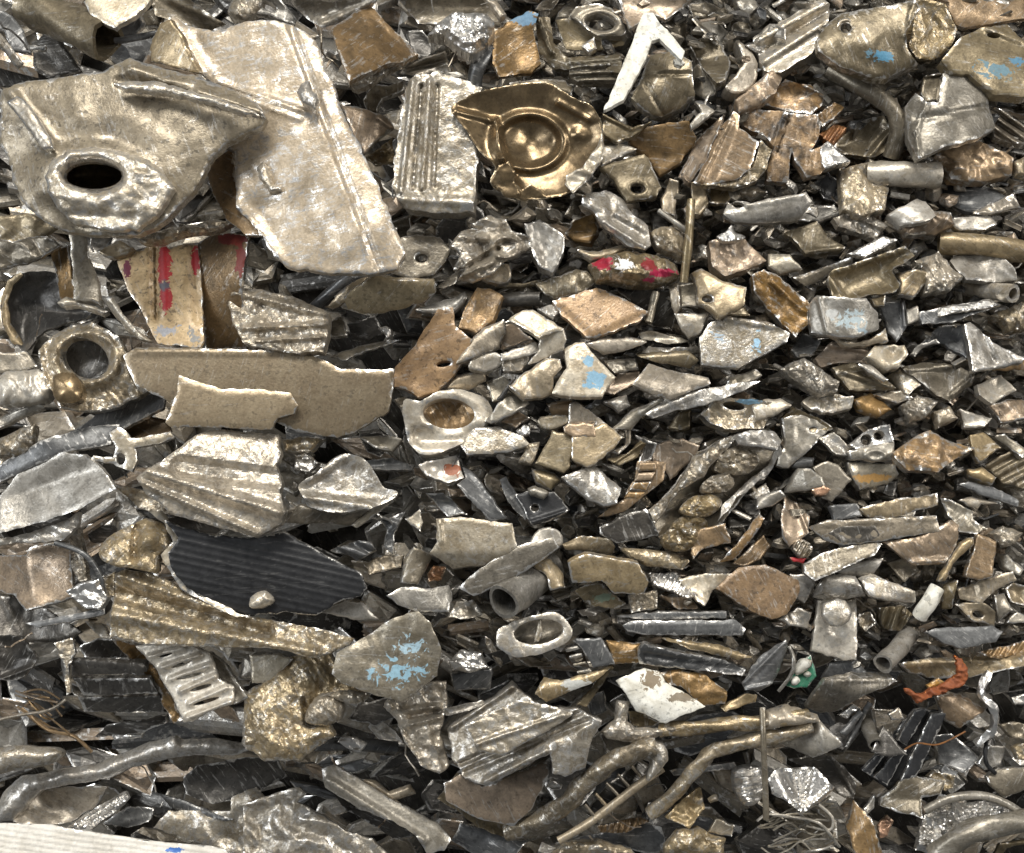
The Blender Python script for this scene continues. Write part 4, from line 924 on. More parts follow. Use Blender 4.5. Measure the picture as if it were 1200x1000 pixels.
A('pl', "shadowed dark plate at the left below the box section", "-20,790 80,800 200,850 382,962 300,1010 -20,1010", -35, 0.1, -0.2, 6, 'dark', ('n', 3, 14))
A('ca', "silvery torn flank left of the thin hose", "300,520 370,470 390,600 410,720 370,730 330,650", 8, 0.2, -0.2, 7, 'cast', ('n', 3, 8))
A('fo', "grimy foil nub between the hose and golden gutter", "480,700 540,680 540,800 500,800 480,760", 10, 0, -0.2, 7, 'cast', ('k', 3, 9))

at(300, 500)
A('sk', "silver scoop shaped shell with a rough cast rim", "203,272 280,220 380,140 450,128 530,170 572,240 600,290 662,310 620,352 540,382 400,402 260,382 220,332", 34, 0, -0.25, 8, 'silver', ('d', -10), ('r', 220, 330, 540, 375, 26, 9), ('r', 230, 260, 420, 140, 24, 7), ('n', 2, 10), ew=7, sm=1, rim=2)
A('pl', "olive plate beneath the silver scoop", "130,452 200,372 400,402 545,388 480,467 330,457", 16, 0, 0.2, 7, 'olive', ew=2)
A('st', "thin grey bar slanting at the silver scoop's tip", "655,318 640,352 500,452 470,472 448,462 600,345", 22, 0.2, 0, 5, 'grey', ew=3)
A('ca', "rough tan lump under the long thick tan plate", "118,62 240,48 322,58 262,112 130,114", 14, 0, -0.2, 10, 'cast', ('d', 6), ('n', 3, 8))
A('fo', "crinkled silver flake above the silver scoop", "180,132 230,120 302,170 255,212 180,204", 8, 0, -0.3, 6, 'foil', ('k', 4, 9))
A('pl', "slate strip lying level right of the silver scoop", "490,160 640,148 742,180 735,207 560,204", 2, 0, -0.3, 6, 'slate')
A('sh', "grey folded chip under the long plate's right end", "488,52 620,40 684,60 640,117 560,102", 12, 0, -0.2, 8, 'grey', ('f', 560, 50, 600, 110, 0.5))
A('bl', "small block with a rust coloured face", "763,182 800,160 940,138 977,240 900,264 800,232", 24, 0, -0.2, 14, 'pale', ('f', 840, 150, 860, 250, 0.4), paint=[(920, 205, 50, 40, (0.30, 0.10, 0.045))], ew=5)
A('st', "long slate blade with a bright spine right of the rusty faced block", "968,192 1000,200 1175,430 1100,442 940,272 980,242", 18, 0.2, 0, 6, 'slate', ('f', 985, 200, 1160, 440, 0.7), ew=3)
A('st', "dull slate blade left of the bright spined one", "795,312 880,310 992,412 900,422", 6, 0, -0.2, 6, 'slate')
A('bl', "white worn box end with a tan underside", "845,432 960,425 1200,455 1222,560 1180,602 1060,652 920,662 818,592 850,542", 38, 0, -0.2, 14, 'pale', ('f', 830, 590, 1200, 590, -0.8), ('r', 860, 440, 870, 540, 14, 4), n=1, ew=3)
A('sk', "olive arched shell below the white box end", "678,732 700,620 740,560 832,602 800,660 762,742", 6, -0.2, -0.1, 7, 'olive', ('b', 75, 9), ew=3)
A('st', "bright stringy rib in the gap below the silver scoop", "560,402 620,430 702,398 650,500 645,592 600,572 610,482", -8, 0, -0.2, 5, 'slate', ('k', 4, 12), ew=4)
A('sh', "tiny pale triangle left of the white box end", "698,432 770,388 782,450 770,492", 16, 0, -0.3, 5, 'pale')
A('sh', "pair of dark folded fins right of the black sheet", "345,582 480,530 540,540 562,582 470,634 430,602", 8, 0, -0.1, 5, 'slate', ('c', -25, 60, 5), ew=4)
A('pl', "pale leaf shaped plate left of the open tube", "608,792 680,750 820,760 905,740 922,780 905,872 760,872 660,832", 20, 0, -0.2, 7, 'grey', ('f', 700, 750, 740, 870, 0.4), ew=4)
A('sk', "grey curled shard at the black sheet's lower tip", "308,872 420,820 500,830 572,902 480,907 380,884", 14, 0, -0.25, 6, 'grey', ('b', 15, 5))
A('sh', "beige chips beside the olive arched shell", "498,642 600,602 692,600 682,662 530,692", 2, 0, -0.25, 7, 'tan', ('n', 3, 8))
A('sh', "silver speckled fragment under the open tube's mouth", "900,892 940,820 1020,808 1062,880 980,904", 16, 0, -0.2, 8, 'silver', ('n', 3, 7))
A('fo', "brown brushy scrap under the white box end", "800,690 830,650 890,660 870,720 810,725", 4, 0, -0.2, 6, 'copper', ('k', 5, 8))
at(0, 0, 1)
T('tu', "open grey tube with a dark mouth below the slate slab", "590,706,50 616,686,18 645,664,-18", 21, 'grey', wall=4, seg=20)
A('sh', "tan curl hugging the upper end of the open tube", "620,660 645,655 660,672 662,688 645,692 640,675", 24, 0, -0.2, 5, 'tan', ('b', 60, 5))
A('pl', "slim slate slab above the open tube", "537,689 550,675 600,641 648,631 656,641 640,652 600,680 555,699", 40, 0.1, -0.15, 8, 'olive', n=0.8, ew=2)
A('pl', "blunt grey plate splattered with blue paint", "395,765 430,745 460,725 490,717 505,730 517,760 512,792 495,806 470,823 440,815 402,802 388,790", 48, 0, -0.22, 8, 'grey', ('n', 2, 14), ('b', 20, 5), paint=[(468, 788, 44, 22, (0.22, 0.36, 0.44), 0.58), (480, 760, 30, 20, (0.3, 0.42, 0.48), 0.5)], ew=3)
A('ca', "big glittering rough casting left of the blue splattered plate", "288,812 320,790 340,770 385,760 402,795 432,815 422,826 385,820 362,830 356,850 386,850 390,862 350,891 310,892 283,872", 40, 0, -0.2, 26, 'cast', ('d', 14), ('n', 5, 18), ('n', 3, 7), ('g', 360, 850, 355, 820, 4, -8), ew=6, j=1.5, step=2)
A('bl', "knotty nub at the rough casting's right flank", "358,838 372,816 395,812 402,838 385,850 362,848", 52, 0, -0.2, 12, 'cast', ('d', 8), ('n', 2, 6), sm=1)

at(600, 500)
A('pl', "dark olive plate standing left of the tan kite plate", "108,172 190,23 262,30 292,60 272,182 240,214", 26, 0.1, -0.2, 8, 'olive', ew=2, n=1)
A('pl', "smooth tan kite shaped plate in the centre", "280,50 420,-15 440,-15 517,50 480,102 390,172 350,192 280,152", 34, 0, -0.22, 7, 'tan', ew=2, n=0.8)
A('sh', "rounded olive scrap under the dark olive plate", "88,192 200,215 232,250 182,297 110,264", 18, 0, -0.2, 9, 'olive', ('d', 5))
A('pl', "silver grey worn plate below the tan kite plate", "228,237 380,180 430,220 512,290 492,362 430,374 360,342 300,292", 32, 0, -0.2, 10, 'silver', ('b', -30, 7), ('n', 2, 9), ew=5)
A('st', "narrow bent tan strip right of the tan kite plate", "458,117 530,90 525,-10 556,-10 557,80 500,128", 18, 0, -0.1, 6, 'tan', ew=3)
A('st', "curved olive band below the narrow bent strip", "448,152 540,130 600,68 628,80 590,142 500,184", 22, 0, -0.1, 7, 'olive', ('r', 470, 175, 610, 80, 10, 4), ew=4)
A('an', "thin bright angle enclosing the curved olive band", "578,40 682,80 652,162 588,174 620,92", 14, 0, -0.1, 5, 'dark', ew=5)
A('pl', "tan broad plate left of the lumpy laminated chunk", "658,82 800,55 882,90 862,142 740,252 700,172 660,162", 18, 0, -0.2, 7, 'brown', ew=2)
o = A('metal arc', "brown curved arc cut by even radial slots", "590,165 680,163 722,170 712,252 640,312 520,402 400,425 520,342 572,252", 24, 0, -0.2, 9, 'brown', n=0.6, ew=1)
for k, q in enumerate(["596,168 680,166 678,205 590,210", "588,218 672,213 655,250 575,255", "570,262 650,258 628,300 552,298", "545,305 622,308 590,340 525,335", "515,345 580,348 545,380 480,375"]):
    A('', "", q, 27, 0, -0.2, 4, 'brown', parent=o, name='segment', n=0.3, ew=0.6, j=0.2)
A('br', "black bracket with a small round hole", "18,322 100,290 200,310 272,390 182,442 88,464 60,402", 22, 0, -0.2, 9, 'black', ('r', 90, 450, 260, 395, 14, 5), holes=[(108, 380, 20, 19)], ew=3, n=0.8)
A('sh', "bright tab lying on the black bracket", "75,290 110,275 170,310 150,340 90,320", 30, 0, -0.25, 5, 'grey', ('d', 3))
o = A('ca', "long laminated chunk packed with four crinkled lumps", "640,440 700,340 790,230 860,130 960,70 1060,30 1200,10 1262,60 1250,130 1190,210 1080,330 990,450 920,540 850,580 740,585 700,540", 14, 0, -0.15, 12, 'olive', ('d', -8), ew=3)
A('', "", "638,392 770,282 850,142 980,62 1062,40 1000,112 930,182 900,232 780,302 668,455", 38, 0.1, -0.2, 9, 'cast', ('n', 4, 10), ('d', 4), parent=o, name='rail')
A('', "", "968,442 990,362 1110,252 1202,182 1252,70 1265,122 1200,222 1060,332", 36, 0, -0.2, 8, 'silver', ('n', 3, 9), parent=o, name='rail')
A('', "", "1040,40 1120,15 1230,20 1262,70 1240,110 1150,95 1060,85", 38, 0, -0.2, 8, 'silver', ('n', 3, 9), parent=o, name='rail')
for q in ("700,540 740,470 800,420 900,430 910,490 840,570 760,585", "790,380 840,330 940,320 985,350 960,400 880,425 800,405", "885,290 930,235 1010,215 1045,265 1000,305 920,310", "940,190 1000,110 1090,95 1160,150 1120,215 1010,225"):
    A('', "", q, 32, 0, -0.2, 10, 'cast', ('d', 8), ('k', 6, 7), parent=o, name='crinkled_lump', step=1.4, sm=1)
A('pl', "dark flat tile under the slotted brown arc", "408,472 520,410 630,384 692,512 490,547 410,502", 26, 0, -0.2, 6, 'dark', ('r', 640, 400, 688, 510, 10, 3), ew=4, n=0.8)
A('sh', "pale rounded end left of the tan leaf with a fold", "128,482 200,478 237,520 222,562 80,564", 22, 0, -0.2, 8, 'pale', ('b', 60, 6), sm=1)
A('pl', "folded tan leaf plate below the dark flat tile", "238,552 330,510 460,520 487,560 470,597 320,582 250,574", 24, 0, -0.15, 7, 'tan', ('f', 250, 555, 480, 560, -0.5), ew=4)
A('pl', "knobbly tan leaf plate beneath the laminated chunk", "498,562 640,575 750,590 832,630 800,672 640,654 560,622", 26, 0, -0.15, 9, 'cast', ('d', 4), ('n', 2, 7), ew=5)
A('pl', "stepped tan plate with a bright upper rim in the lower centre", "263,642 340,595 480,620 590,640 642,730 620,784 480,784 420,722 280,734", 38, 0, 0.22, 10, 'tan', ('b', 0, 3), ew=3, n=1)
A('sh', "greenish olive chip beneath the stepped tan plate", "298,772 340,740 420,740 532,830 480,852 390,852 320,802", 22, 0, -0.15, 10, 'olive', ('f', 320, 800, 480, 760, -0.5), paint=[(430, 800, 60, 25, (0.16, 0.20, 0.14))], ew=4)
A('sh', "scratched silver fan shaped chip right of the stepped plate", "640,690 770,678 872,790 830,804 660,742", 26, 0, -0.3, 6, 'foil', ('c', 60, 26, 1.5), ew=3)
A('sh', "pale notched wedge right of the silver fan chip", "778,712 900,690 1057,688 940,772 905,842 850,802", 30, 0, -0.2, 9, 'pale', ('n', 2, 8), ew=5)
A('pl', "rust brown four sided plate in the lower right centre", "958,757 1060,660 1190,648 1342,720 1352,770 1290,882 1220,904 1100,852", 34, 0, -0.25, 7, 'rust', ('r', 1290, 880, 1345, 770, 16, -4), ew=4, n=1)
A('st', "blue grey flat bar lying level", "518,932 560,910 1050,908 1092,950 1080,977 640,977 540,962", 34, 0, -0.25, 6, 'slate', n=0.8, ew=2)
A('st', "thin dark bar just above the blue grey bar", "498,892 700,870 1002,868 1002,895 700,907", 24, 0, 0.1, 6, 'slate', n=0.6)
A('sh', "clipped bright crumb left of the notched wedge", "548,792 680,768 684,852 560,874", 20, 0, -0.2, 8, 'cast', ('n', 4, 7))
A('sh', "brown shard under the silver fan chip", "688,792 840,800 874,852 780,855", 14, 0, -0.2, 7, 'brown', ew=4)
o = A('sk', "silver cracked bowl below the open tube", "-70,960 0,920 120,880 220,880 282,950 262,1010 150,1060 20,1080 -60,1040", 34, 0, -0.15, 8, 'silver', ('n', 2, 14), holes=[(125, 962, 118, 58, -8)], ew=6, sm=1, n=1)
A('', "", "-20,985 30,930 120,900 220,905 250,955 210,1010 100,1035 10,1025", 8, 0, -0.4, 6, 'olive', ('d', -10), parent=o, name='bowl_floor', n=1)
A('', "", "120,895 135,900 140,960 125,1010 105,1010 118,955", 24, 0.2, 0, 5, 'pale', parent=o, name='cracked_rib', n=0.6)
A('st', "ochre torn strip standing right of the laminated chunk", "963,642 1050,560 1160,400 1184,430 1150,492 1040,624", 32, 0.2, -0.1, 6, 'ochre', ew=5)
A('pl', "brown bent flap at the foot of the laminated chunk", "838,557 880,480 1000,453 1027,545 900,567 850,624", 28, 0, -0.2, 6, 'brown', ('f', 850, 560, 1010, 540, 0.6), ew=4)
A('pl', "dull brown shard right of the ochre torn strip", "1038,642 1180,508 1215,560 1160,624 1090,655", 18, 0, -0.2, 6, 'brown')
A('pl', "dark square plate above the ochre strip", "1008,382 1140,370 1152,460 1020,474", 4, 0.1, -0.2, 6, 'dark')
A('sh', "hooked silver scrap above the dark square plate", "1110,320 1190,260 1215,330 1170,380 1140,340", 14, 0, -0.2, 6, 'silver', ('k', 4, 10))
A('sh', "slim dark wing below the greenish chip", "300,860 400,845 470,850 380,890 330,890", 16, 0, -0.2, 5, 'dark', ew=3)
A('st', "slate bar end crossing at the upper left of the black bracket", "-60,250 -30,235 80,420 60,440 -20,350", 24, 0.1, 0, 6, 'slate')
A('sh', "tan knuckle left of the dark olive plate", "30,170 70,80 130,70 120,120 90,175", 16, 0, -0.2, 9, 'cast', ('n', 3, 8))

at(900, 500)
A('br', "grey torn plate with a tiny hole at the upper right quarter", "60,-40 200,-60 300,0 250,52 170,130 100,192 38,184 80,82", 28, 0, -0.2, 8, 'grey', ('n', 3, 12), holes=[(212, 14, 19, 12)], ew=4)
A('sh', "folded silver tongue right of the tiny holed plate", "238,52 310,28 402,110 392,142 320,132", 26, 0, -0.25, 6, 'silver', ('f', 250, 60, 390, 130, 0.5))
A('br', "silver open frame with triangular windows", "378,82 470,10 572,-10 592,80 500,102 410,107", 32, 0, -0.2, 7, 'foil', holes=[(460, 62, 26, 26, -40), (520, 42, 24, 20)], ew=4)
A('sk', "pale grey ring segment under the open frame", "378,112 590,72 584,152 490,168 390,154", 30, 0, -0.1, 8, 'grey', ('o', 505, 135, 40, 22, 12, 3), ('b', 0, 5), ew=3)
A('ca', "bright ochre crumpled lump right of the open frame", "583,122 700,40 760,18 880,80 972,100 880,152 800,212 660,204 610,164", 34, 0, -0.2, 14, 'ochre', ('d', 6), ('k', 5, 12), ('n', 3, 7), ew=8)
A('pl', "smooth beige hexagon right of the ochre crumpled lump", "948,42 1010,28 1092,100 990,168 960,122", 28, 0, -0.25, 9, 'tan', n=0.6, ew=2)
A('sh', "grey slanting bar above the right edge stack", "1058,47 1110,33 1212,110 1195,145", 24, 0, -0.25, 8, 'grey', ew=4)
A('pl', "stacked olive plates at the right edge", "1008,182 1130,113 1212,150 1212,295 1100,262", 20, 0, -0.25, 12, 'olive', ('c', 30, 60, 3), ew=3)
A('sh', "rounded tan chip left of the stacked olive plates", "928,202 1000,188 1072,240 1052,272 940,234", 24, 0, -0.25, 9, 'tan', ('d', 4))
A('pl', "dark slate plank below the stacked olive plates", "898,272 940,255 1100,300 1177,350 1172,374 1010,322", 22, 0, -0.2, 6, 'slate', n=0.6)
A('sh', "small tan frill under the dark slate plank", "900,345 960,325 1085,360 1000,365 980,395", 14, 0, -0.2, 6, 'tan', ('b', 0, 4))
A('bl', "grey pyramid shaped block with a coppery foot", "78,312 140,193 200,200 252,240 272,282 180,302", 30, 0, -0.15, 16, 'grey', ('f', 165, 195, 185, 305, -0.7), ('f', 90, 290, 260, 270, -0.3), n=0.6)
A('sh', "small copper coloured chip at the grey pyramid's foot", "205,295 260,275 290,295 270,320 225,325", 34, 0, -0.25, 6, 'copper')
A('pl', "dark six sided plate with a chipped bright top", "208,192 280,158 330,180 392,250 300,355 250,334 262,272", 24, 0, -0.1, 7, 'olive', ew=4, n=0.8)
A('bl', "pale box shard stained ochre along its face", "368,165 600,175 612,222 560,272 430,294 400,242", 32, 0, -0.2, 12, 'pale', ('f', 380, 215, 610, 210, -0.5), paint=[(490, 240, 110, 26, (0.42, 0.24, 0.08))], ew=3)
A('sh', "dark peg under the ochre stained box shard", "538,312 570,240 612,250 592,334", 10, 0.2, 0, 7, 'dark')
A('st', "tan flat stick lying level, the upper of two", "430,387 550,350 790,313 797,370 560,432 480,424", 32, 0, -0.15, 8, 'tan', ('n', 1.5, 10), ew=3, n=0.6)
A('sh', "slate chip at the upper tan stick's left end", "288,372 420,360 442,420 310,442", 20, 0, -0.2, 7, 'slate')
o = A('st', "tan flat stick with a dark hollow end, the lower of two", "198,472 280,440 560,430 790,418 802,490 530,537 350,557 260,532", 36, 0, -0.1, 8, 'tan', ('r', 210, 460, 790, 425, 12, 3), ew=3, n=0.6)
A('', "", "285,500 330,470 500,465 530,505 510,532 350,545", 38, 0, -0.1, 3, 'dark', ('d', -2), parent=o, name='recess')  # dark plate laid on the stick; its colour stands for the hollow's shade
A('sk', "olive scooped shell right below the two tan sticks", "538,542 700,520 780,480 860,440 897,460 882,562 832,642 690,654 620,600", 28, 0, -0.1, 7, 'brown', ('b', 20, 9), ('r', 680, 640, 830, 630, 24, 7), ('n', 2, 8), ew=6)
A('sh', "dark hollow chip below the olive scooped shell", "560,640 660,610 710,670 640,725 600,690", 16, 0, -0.1, 6, 'olive', ('d', -5), ew=4)
A('st', "stout olive beam slanting below the two tan sticks", "168,642 260,590 490,528 537,550 500,602 220,722 170,684", 38, 0, -0.2, 10, 'olive', ('f', 180, 640, 510, 545, 0.4), ew=4, n=0.8)
A('sk', "curled shell under the stout olive beam", "318,682 400,640 540,618 500,692 380,704", 26, 0, -0.1, 6, 'grey', ('b', 10, 5), ew=4)
A('sk', "brown concave plate with a long bright right edge", "58,442 80,318 140,360 197,420 190,502 100,564 70,522", 26, 0.1, -0.1, 6, 'brown', ('b', 80, -8), ('r', 130, 350, 190, 500, 12, 5), ew=4)
A('sh', "tiny toothed nut beneath the brown concave plate", "118,562 160,530 207,560 202,602 150,614", 26, 0, -0.2, 8, 'cast', ('c', 60, 20, 2), sm=1)
A('sh', "red painted sliver beside the tiny toothed nut", "105,615 180,618 165,642 120,632", 22, 0, -0.3, 4, 'copper', paint=[(140, 628, 60, 30, RED)])
o = A('sk', "rounded silver hood capping the bossed plate", "213,802 260,710 330,688 410,700 457,795 310,817", 36, 0, -0.15, 8, 'silver', ('b', 0, 8), ew=3)
o = A('pl', "pale upright plate with a round silver boss", "235,815 415,808 420,1000 415,1095 350,1092 270,1072 205,1050 215,960", 32, 0, -0.2, 7, 'pale', ('n', 2, 14), ew=3)
A('', "", "262,830 330,808 385,840 388,900 340,935 290,930 258,890", 39, 0, -0.2, 5, 'silver', ('d', 4), parent=o, name='boss', sm=1)
A('sh', "silver willow leaf shard right of the silver hood", "423,712 480,688 560,720 692,770 692,824 560,817 480,792", 32, 0, -0.25, 6, 'silver', ('f', 440, 730, 690, 800, -0.4), ew=3)
T('ro', "stubby white worn peg in the lower right", "710,890,24 750,830,32 795,755,30", 36, 'white')
A('bl', "upright brown slab in the lower right", "928,702 985,503 1072,540 1052,702 990,722", 34, 0, -0.1, 10, 'brown', n=0.8, ew=3)
A('br', "tan thin lever left of the upright brown slab", "798,724 830,650 900,540 962,518 962,552 872,642 832,724", 34, 0.1, -0.1, 7, 'tan', ('d', 3), ew=3)
A('br', "tan arm running under the upright brown slab", "888,762 1050,702 1150,680 1165,720 1060,772 1000,834 900,804", 32, 0, -0.2, 9, 'tan', ('n', 2, 10), ew=4)
A('br', "tan corner plate with an oval hole in the lower right", "878,832 1000,818 1072,870 1062,934 960,912", 30, 0, -0.2, 8, 'tan', holes=[(985, 880, 27, 16, 10)], ew=4)
A('bl', "little brown block left of the oval holed corner plate", "818,742 892,718 862,852 818,854", 22, 0.1, -0.1, 8, 'olive')
A('ca', "grey jagged lump at the right end of the two tan sticks", "798,330 850,338 962,400 962,432 1032,480 980,504 900,492 850,420", 26, 0, -0.2, 10, 'grey', ('n', 4, 9), ew=5)
A('ca', "rough pale nugget at the right edge above the brown slab", "1038,502 1100,463 1192,500 1160,552 1090,568", 28, 0, -0.2, 12, 'cast', ('d', 6), ('n', 3, 8))
A('pl', "long dark slate plate lying level near the right edge", "738,962 780,945 1050,933 1102,960 1070,1012 900,1040 830,1015", 34, 0, -0.3, 6, 'slate', n=0.8, ew=2)
A('sh', "pale silver corner right of the rust brown plate", "98,692 200,688 222,740 172,832 130,804", 22, 0, -0.2, 8, 'silver')
A('sh', "silver wedge under the rust brown plate's right corner", "58,902 140,850 205,872 190,942 100,934", 20, 0, -0.25, 8, 'silver', ('n', 2, 8))
A('sh', "slate chip above the grey pyramid", "110,190 150,140 215,150 205,200 140,200", 14, 0, -0.2, 6, 'slate')
A('sh', "white edged flake at the left border of the brown concave plate", "-60,335 0,310 60,300 85,330 20,375 -50,385", 24, 0, -0.2, 6, 'grey', ew=4)
A('sh', "grey tab behind the tan thin lever", "1070,600 1120,600 1200,670 1180,700 1100,660", 22, 0, -0.2, 7, 'grey')
A('bl', "tan hollow block at the right edge beside the tan arm", "1110,760 1150,730 1212,750 1212,840 1140,820", 24, 0, -0.2, 10, 'tan', ('d', -5), ew=5)
A('sh', "brown wedge right of the oval holed plate", "1060,790 1110,780 1145,860 1080,920 1070,860", 22, 0.1, -0.2, 8, 'olive')
A('sh', "grey angular chip at the right edge under the hollow block", "1130,900 1170,870 1215,890 1215,920 1120,920", 24, 0, -0.2, 7, 'grey')
A('sh', "coiled bright loop left of the stubby peg", "420,880 480,870 505,920 460,960 430,930", 10, 0, -0.2, 6, 'cast', ('d', -4), ew=6)
A('pl', "dark brown plates in the pocket below the willow leaf shard", "520,850 640,840 680,880 620,960 540,950", 6, 0, -0.1, 8, 'olive', ('c', 70, 60, 4), ew=3)
at(0, 750)
o = A('br', "curved pale louvred bracket with five slots", "638,30 760,8 900,18 982,60 1022,182 1092,220 1092,302 960,342 900,387 860,382 800,252 720,122", 34, 0.1, -0.15, 5, 'pale',
  *[('r', x0, y0, x1, y1, 20, 5) for x0, y0, x1, y1 in ((700, 80, 860, 40), (760, 130, 930, 75), (800, 185, 980, 120), (850, 240, 1010, 170), (890, 300, 1060, 225), (880, 365, 1080, 290))],
  holes=[(775, 72, 34, 6, -14), (850, 114, 52, 8, -18), (885, 170, 64, 8, -14), (940, 224, 54, 9, -16), (965, 288, 64, 9, -16)], ew=2, n=0.8, step=1.8)
A('', "", "985,55 1050,110 1110,200 1162,270 1095,302 1090,225 1025,180", 28, 0.4, -0.2, 5, 'grey', parent=o, name='flange')
A('', "", "515,-10 638,28 740,150 800,252 855,375 815,392 762,302 742,220 600,82", 14, -0.5, 0, 5, 'brown', ('g', 620, 60, 800, 340, 16, -4), parent=o, name='side_rail')
A('st', "top dark fin of the stack left of the louvred bracket", "335,100 690,108 692,152 335,168", 0, 0, 0.4, 6, 'dark', ew=4)
A('st', "middle dark fin with ragged bright edge in the stack", "340,180 702,180 735,250 392,262", 4, 0, 0.4, 6, 'dark', ('k', 3, 12), ew=5)
A('st', "bottom dark fin of the stack left of the louvred bracket", "365,268 745,265 765,338 392,338", 4, 0, 0.4, 6, 'dark', ew=5)
A('fo', "hanging strip of crumpled foil left of the dark fins", "252,15 340,-10 352,60 322,120 332,250 310,264 300,112 270,72", 10, 0, -0.1, 4, 'cast', ('k', 4, 11))
A('pl', "dull plate behind the top of the dark fins", "370,30 460,-10 600,10 620,80 400,95", -22, 0, -0.1, 6, 'dark')
A('sk', "dark rimmed bowl half out of frame at the left", "-20,-20 100,-20 172,90 150,132 80,192 -20,188", -5, 0, -0.1, 6, 'dark', ('d', -10), ('r', 0, 185, 150, 130, 16, 6), ew=4)
T('wi', "pale wire trailing in from the left edge", "-20,378,-5 100,352,0 230,330,5 310,280,2", 8, 'tan', seg=8)
o = T('wi', "bundle of thin rusty brown wires in the dark left pocket", "100,320,-20 220,420,-14 340,450,-10 430,525,-6", 9, 'brown', seg=7)
rng = random.Random(4)
for k in range(11):
    x0, y0 = 40 + rng.uniform(0, 140), 230 + rng.uniform(0, 90)
    x1, y1 = 220 + rng.uniform(0, 130), 260 + rng.uniform(0, 210)
    T('', "", f"{x0:.0f},{y0:.0f},{-24 + rng.uniform(-8, 4):.0f} {(x0+x1)/2:.0f},{(y0+y1)/2 - rng.uniform(-40, 40):.0f},-14 {x1:.0f},{y1:.0f},{-16 + rng.uniform(-8, 8):.0f}", 5, 'brown', seg=6, parent=o, name='strand')
A('ro', "long crooked grey bar crossing the dark lower left", "-20,770 30,700 100,640 260,610 450,580 600,520 700,480 780,460 820,445 850,470 1000,462 1120,480 1200,510 1100,540 900,542 760,562 620,602 480,652 300,682 200,702 130,762 60,852 -20,850", 12, 0.04, -0.2, 12, 'silver', ('d', 9), ('n', 4, 12), ('p', 810, 465, 30, 6), ew=5, j=1.2)
A('ca', "smooth silvery hump at the lower left edge", "-20,520 100,498 262,510 282,540 200,592 60,612 -20,625", 5, 0, -0.2, 12, 'silver', ('d', 9), ew=4, sm=1)
A('pl', "golden shaded plate above the woven white bag", "75,772 200,702 330,690 500,688 450,782 330,852 200,874 60,855", -14, 0, -0.25, 6, 'tan', ('n', 3, 14), ('f', 200, 700, 260, 870, 0.3))
A('fo', "shiny streaked foil strip beside the woven white bag", "315,880 440,790 590,708 605,738 520,822 420,890", 8, 0.1, -0.3, 5, 'foil', ('c', 32, 28, 2), ew=3)
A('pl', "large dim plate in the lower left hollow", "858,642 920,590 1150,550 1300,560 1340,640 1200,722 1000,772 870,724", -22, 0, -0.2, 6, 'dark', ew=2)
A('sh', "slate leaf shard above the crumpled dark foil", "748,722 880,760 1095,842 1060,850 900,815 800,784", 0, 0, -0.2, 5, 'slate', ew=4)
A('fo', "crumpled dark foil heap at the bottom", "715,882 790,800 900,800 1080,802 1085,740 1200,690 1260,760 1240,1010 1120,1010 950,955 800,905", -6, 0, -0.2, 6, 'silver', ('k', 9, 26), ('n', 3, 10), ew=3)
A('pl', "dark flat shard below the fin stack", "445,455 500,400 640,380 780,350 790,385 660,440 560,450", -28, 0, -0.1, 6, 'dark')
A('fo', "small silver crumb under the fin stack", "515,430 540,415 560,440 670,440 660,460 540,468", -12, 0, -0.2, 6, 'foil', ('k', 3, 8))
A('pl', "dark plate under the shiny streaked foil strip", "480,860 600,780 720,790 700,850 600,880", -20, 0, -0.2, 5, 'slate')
o = A('woven bag', "edge of a white woven bag with blue print at the bottom corner", "-500,850 -20,858 240,865 300,880 520,915 780,950 980,965 1060,985 1130,1040 1180,1180 1150,1400 1000,1560 500,1620 -500,1640", 26, 0.0, -0.25, 4, 'bag', ('c', -8, 26, 0.8), ('n', 3, 60), ('n', 1.2, 18), ew=0, j=0.3, step=2.6, n=1.5, paint=[(820, 985, 60, 16, (0.06, 0.16, 0.45)), (770, 972, 12, 8, (0.06, 0.16, 0.45))], group=None, follow=False)
A('ca', "dim flank of cast metal right of the louvred bracket", "1120,180 1140,80 1200,50 1270,60 1240,200", 0, 0, -0.2, 8, 'grey', ('d', 4))

at(300, 750)
A('bl', "grey slab end left of the big rough casting", "-30,70 100,65 172,90 60,202 -20,204", 20, 0.1, -0.15, 9, 'grey', n=0.8, ew=3)
o = T('ro', "grey rod with a silver crust under the big rough casting", "270,490,0 450,488,0 660,505,-26", 32, 'slate')
A('', "", "380,480 400,458 480,455 520,485 490,530 440,515", 12, 0, -0.2, 9, 'foil', ('k', 4, 9), parent=o, name='crust')
A('fo', "broad glittering foil crust along the bottom edge", "-60,770 60,730 200,690 240,720 190,762 310,822 420,892 550,932 630,1015 -60,1015", 14, 0, -0.2, 8, 'silver', ('k', 9, 26), ('n', 3, 12), ew=3, step=2)
o = A('sk', "long torn scoop with a white rim slanting through the dark hollow", "305,602 370,588 480,650 620,740 740,800 862,870 915,940 880,985 800,1010 750,922 650,852 480,792 370,722 325,692", 22, 0, -0.15, 6, 'grey', ('r', 340, 660, 780, 940, 26, 10), ('b', -35, 6), ew=6)
A('', "", "480,650 560,660 620,710 720,680 745,720 650,750 760,810 620,745", 14, 0, -0.2, 5, 'tan', ('d', 4), parent=o, name='tab')
A('pl', "dark flank under the long torn scoop", "360,720 480,790 650,850 740,920 640,930 520,850 420,800", -6, 0.1, 0.2, 6, 'dark')
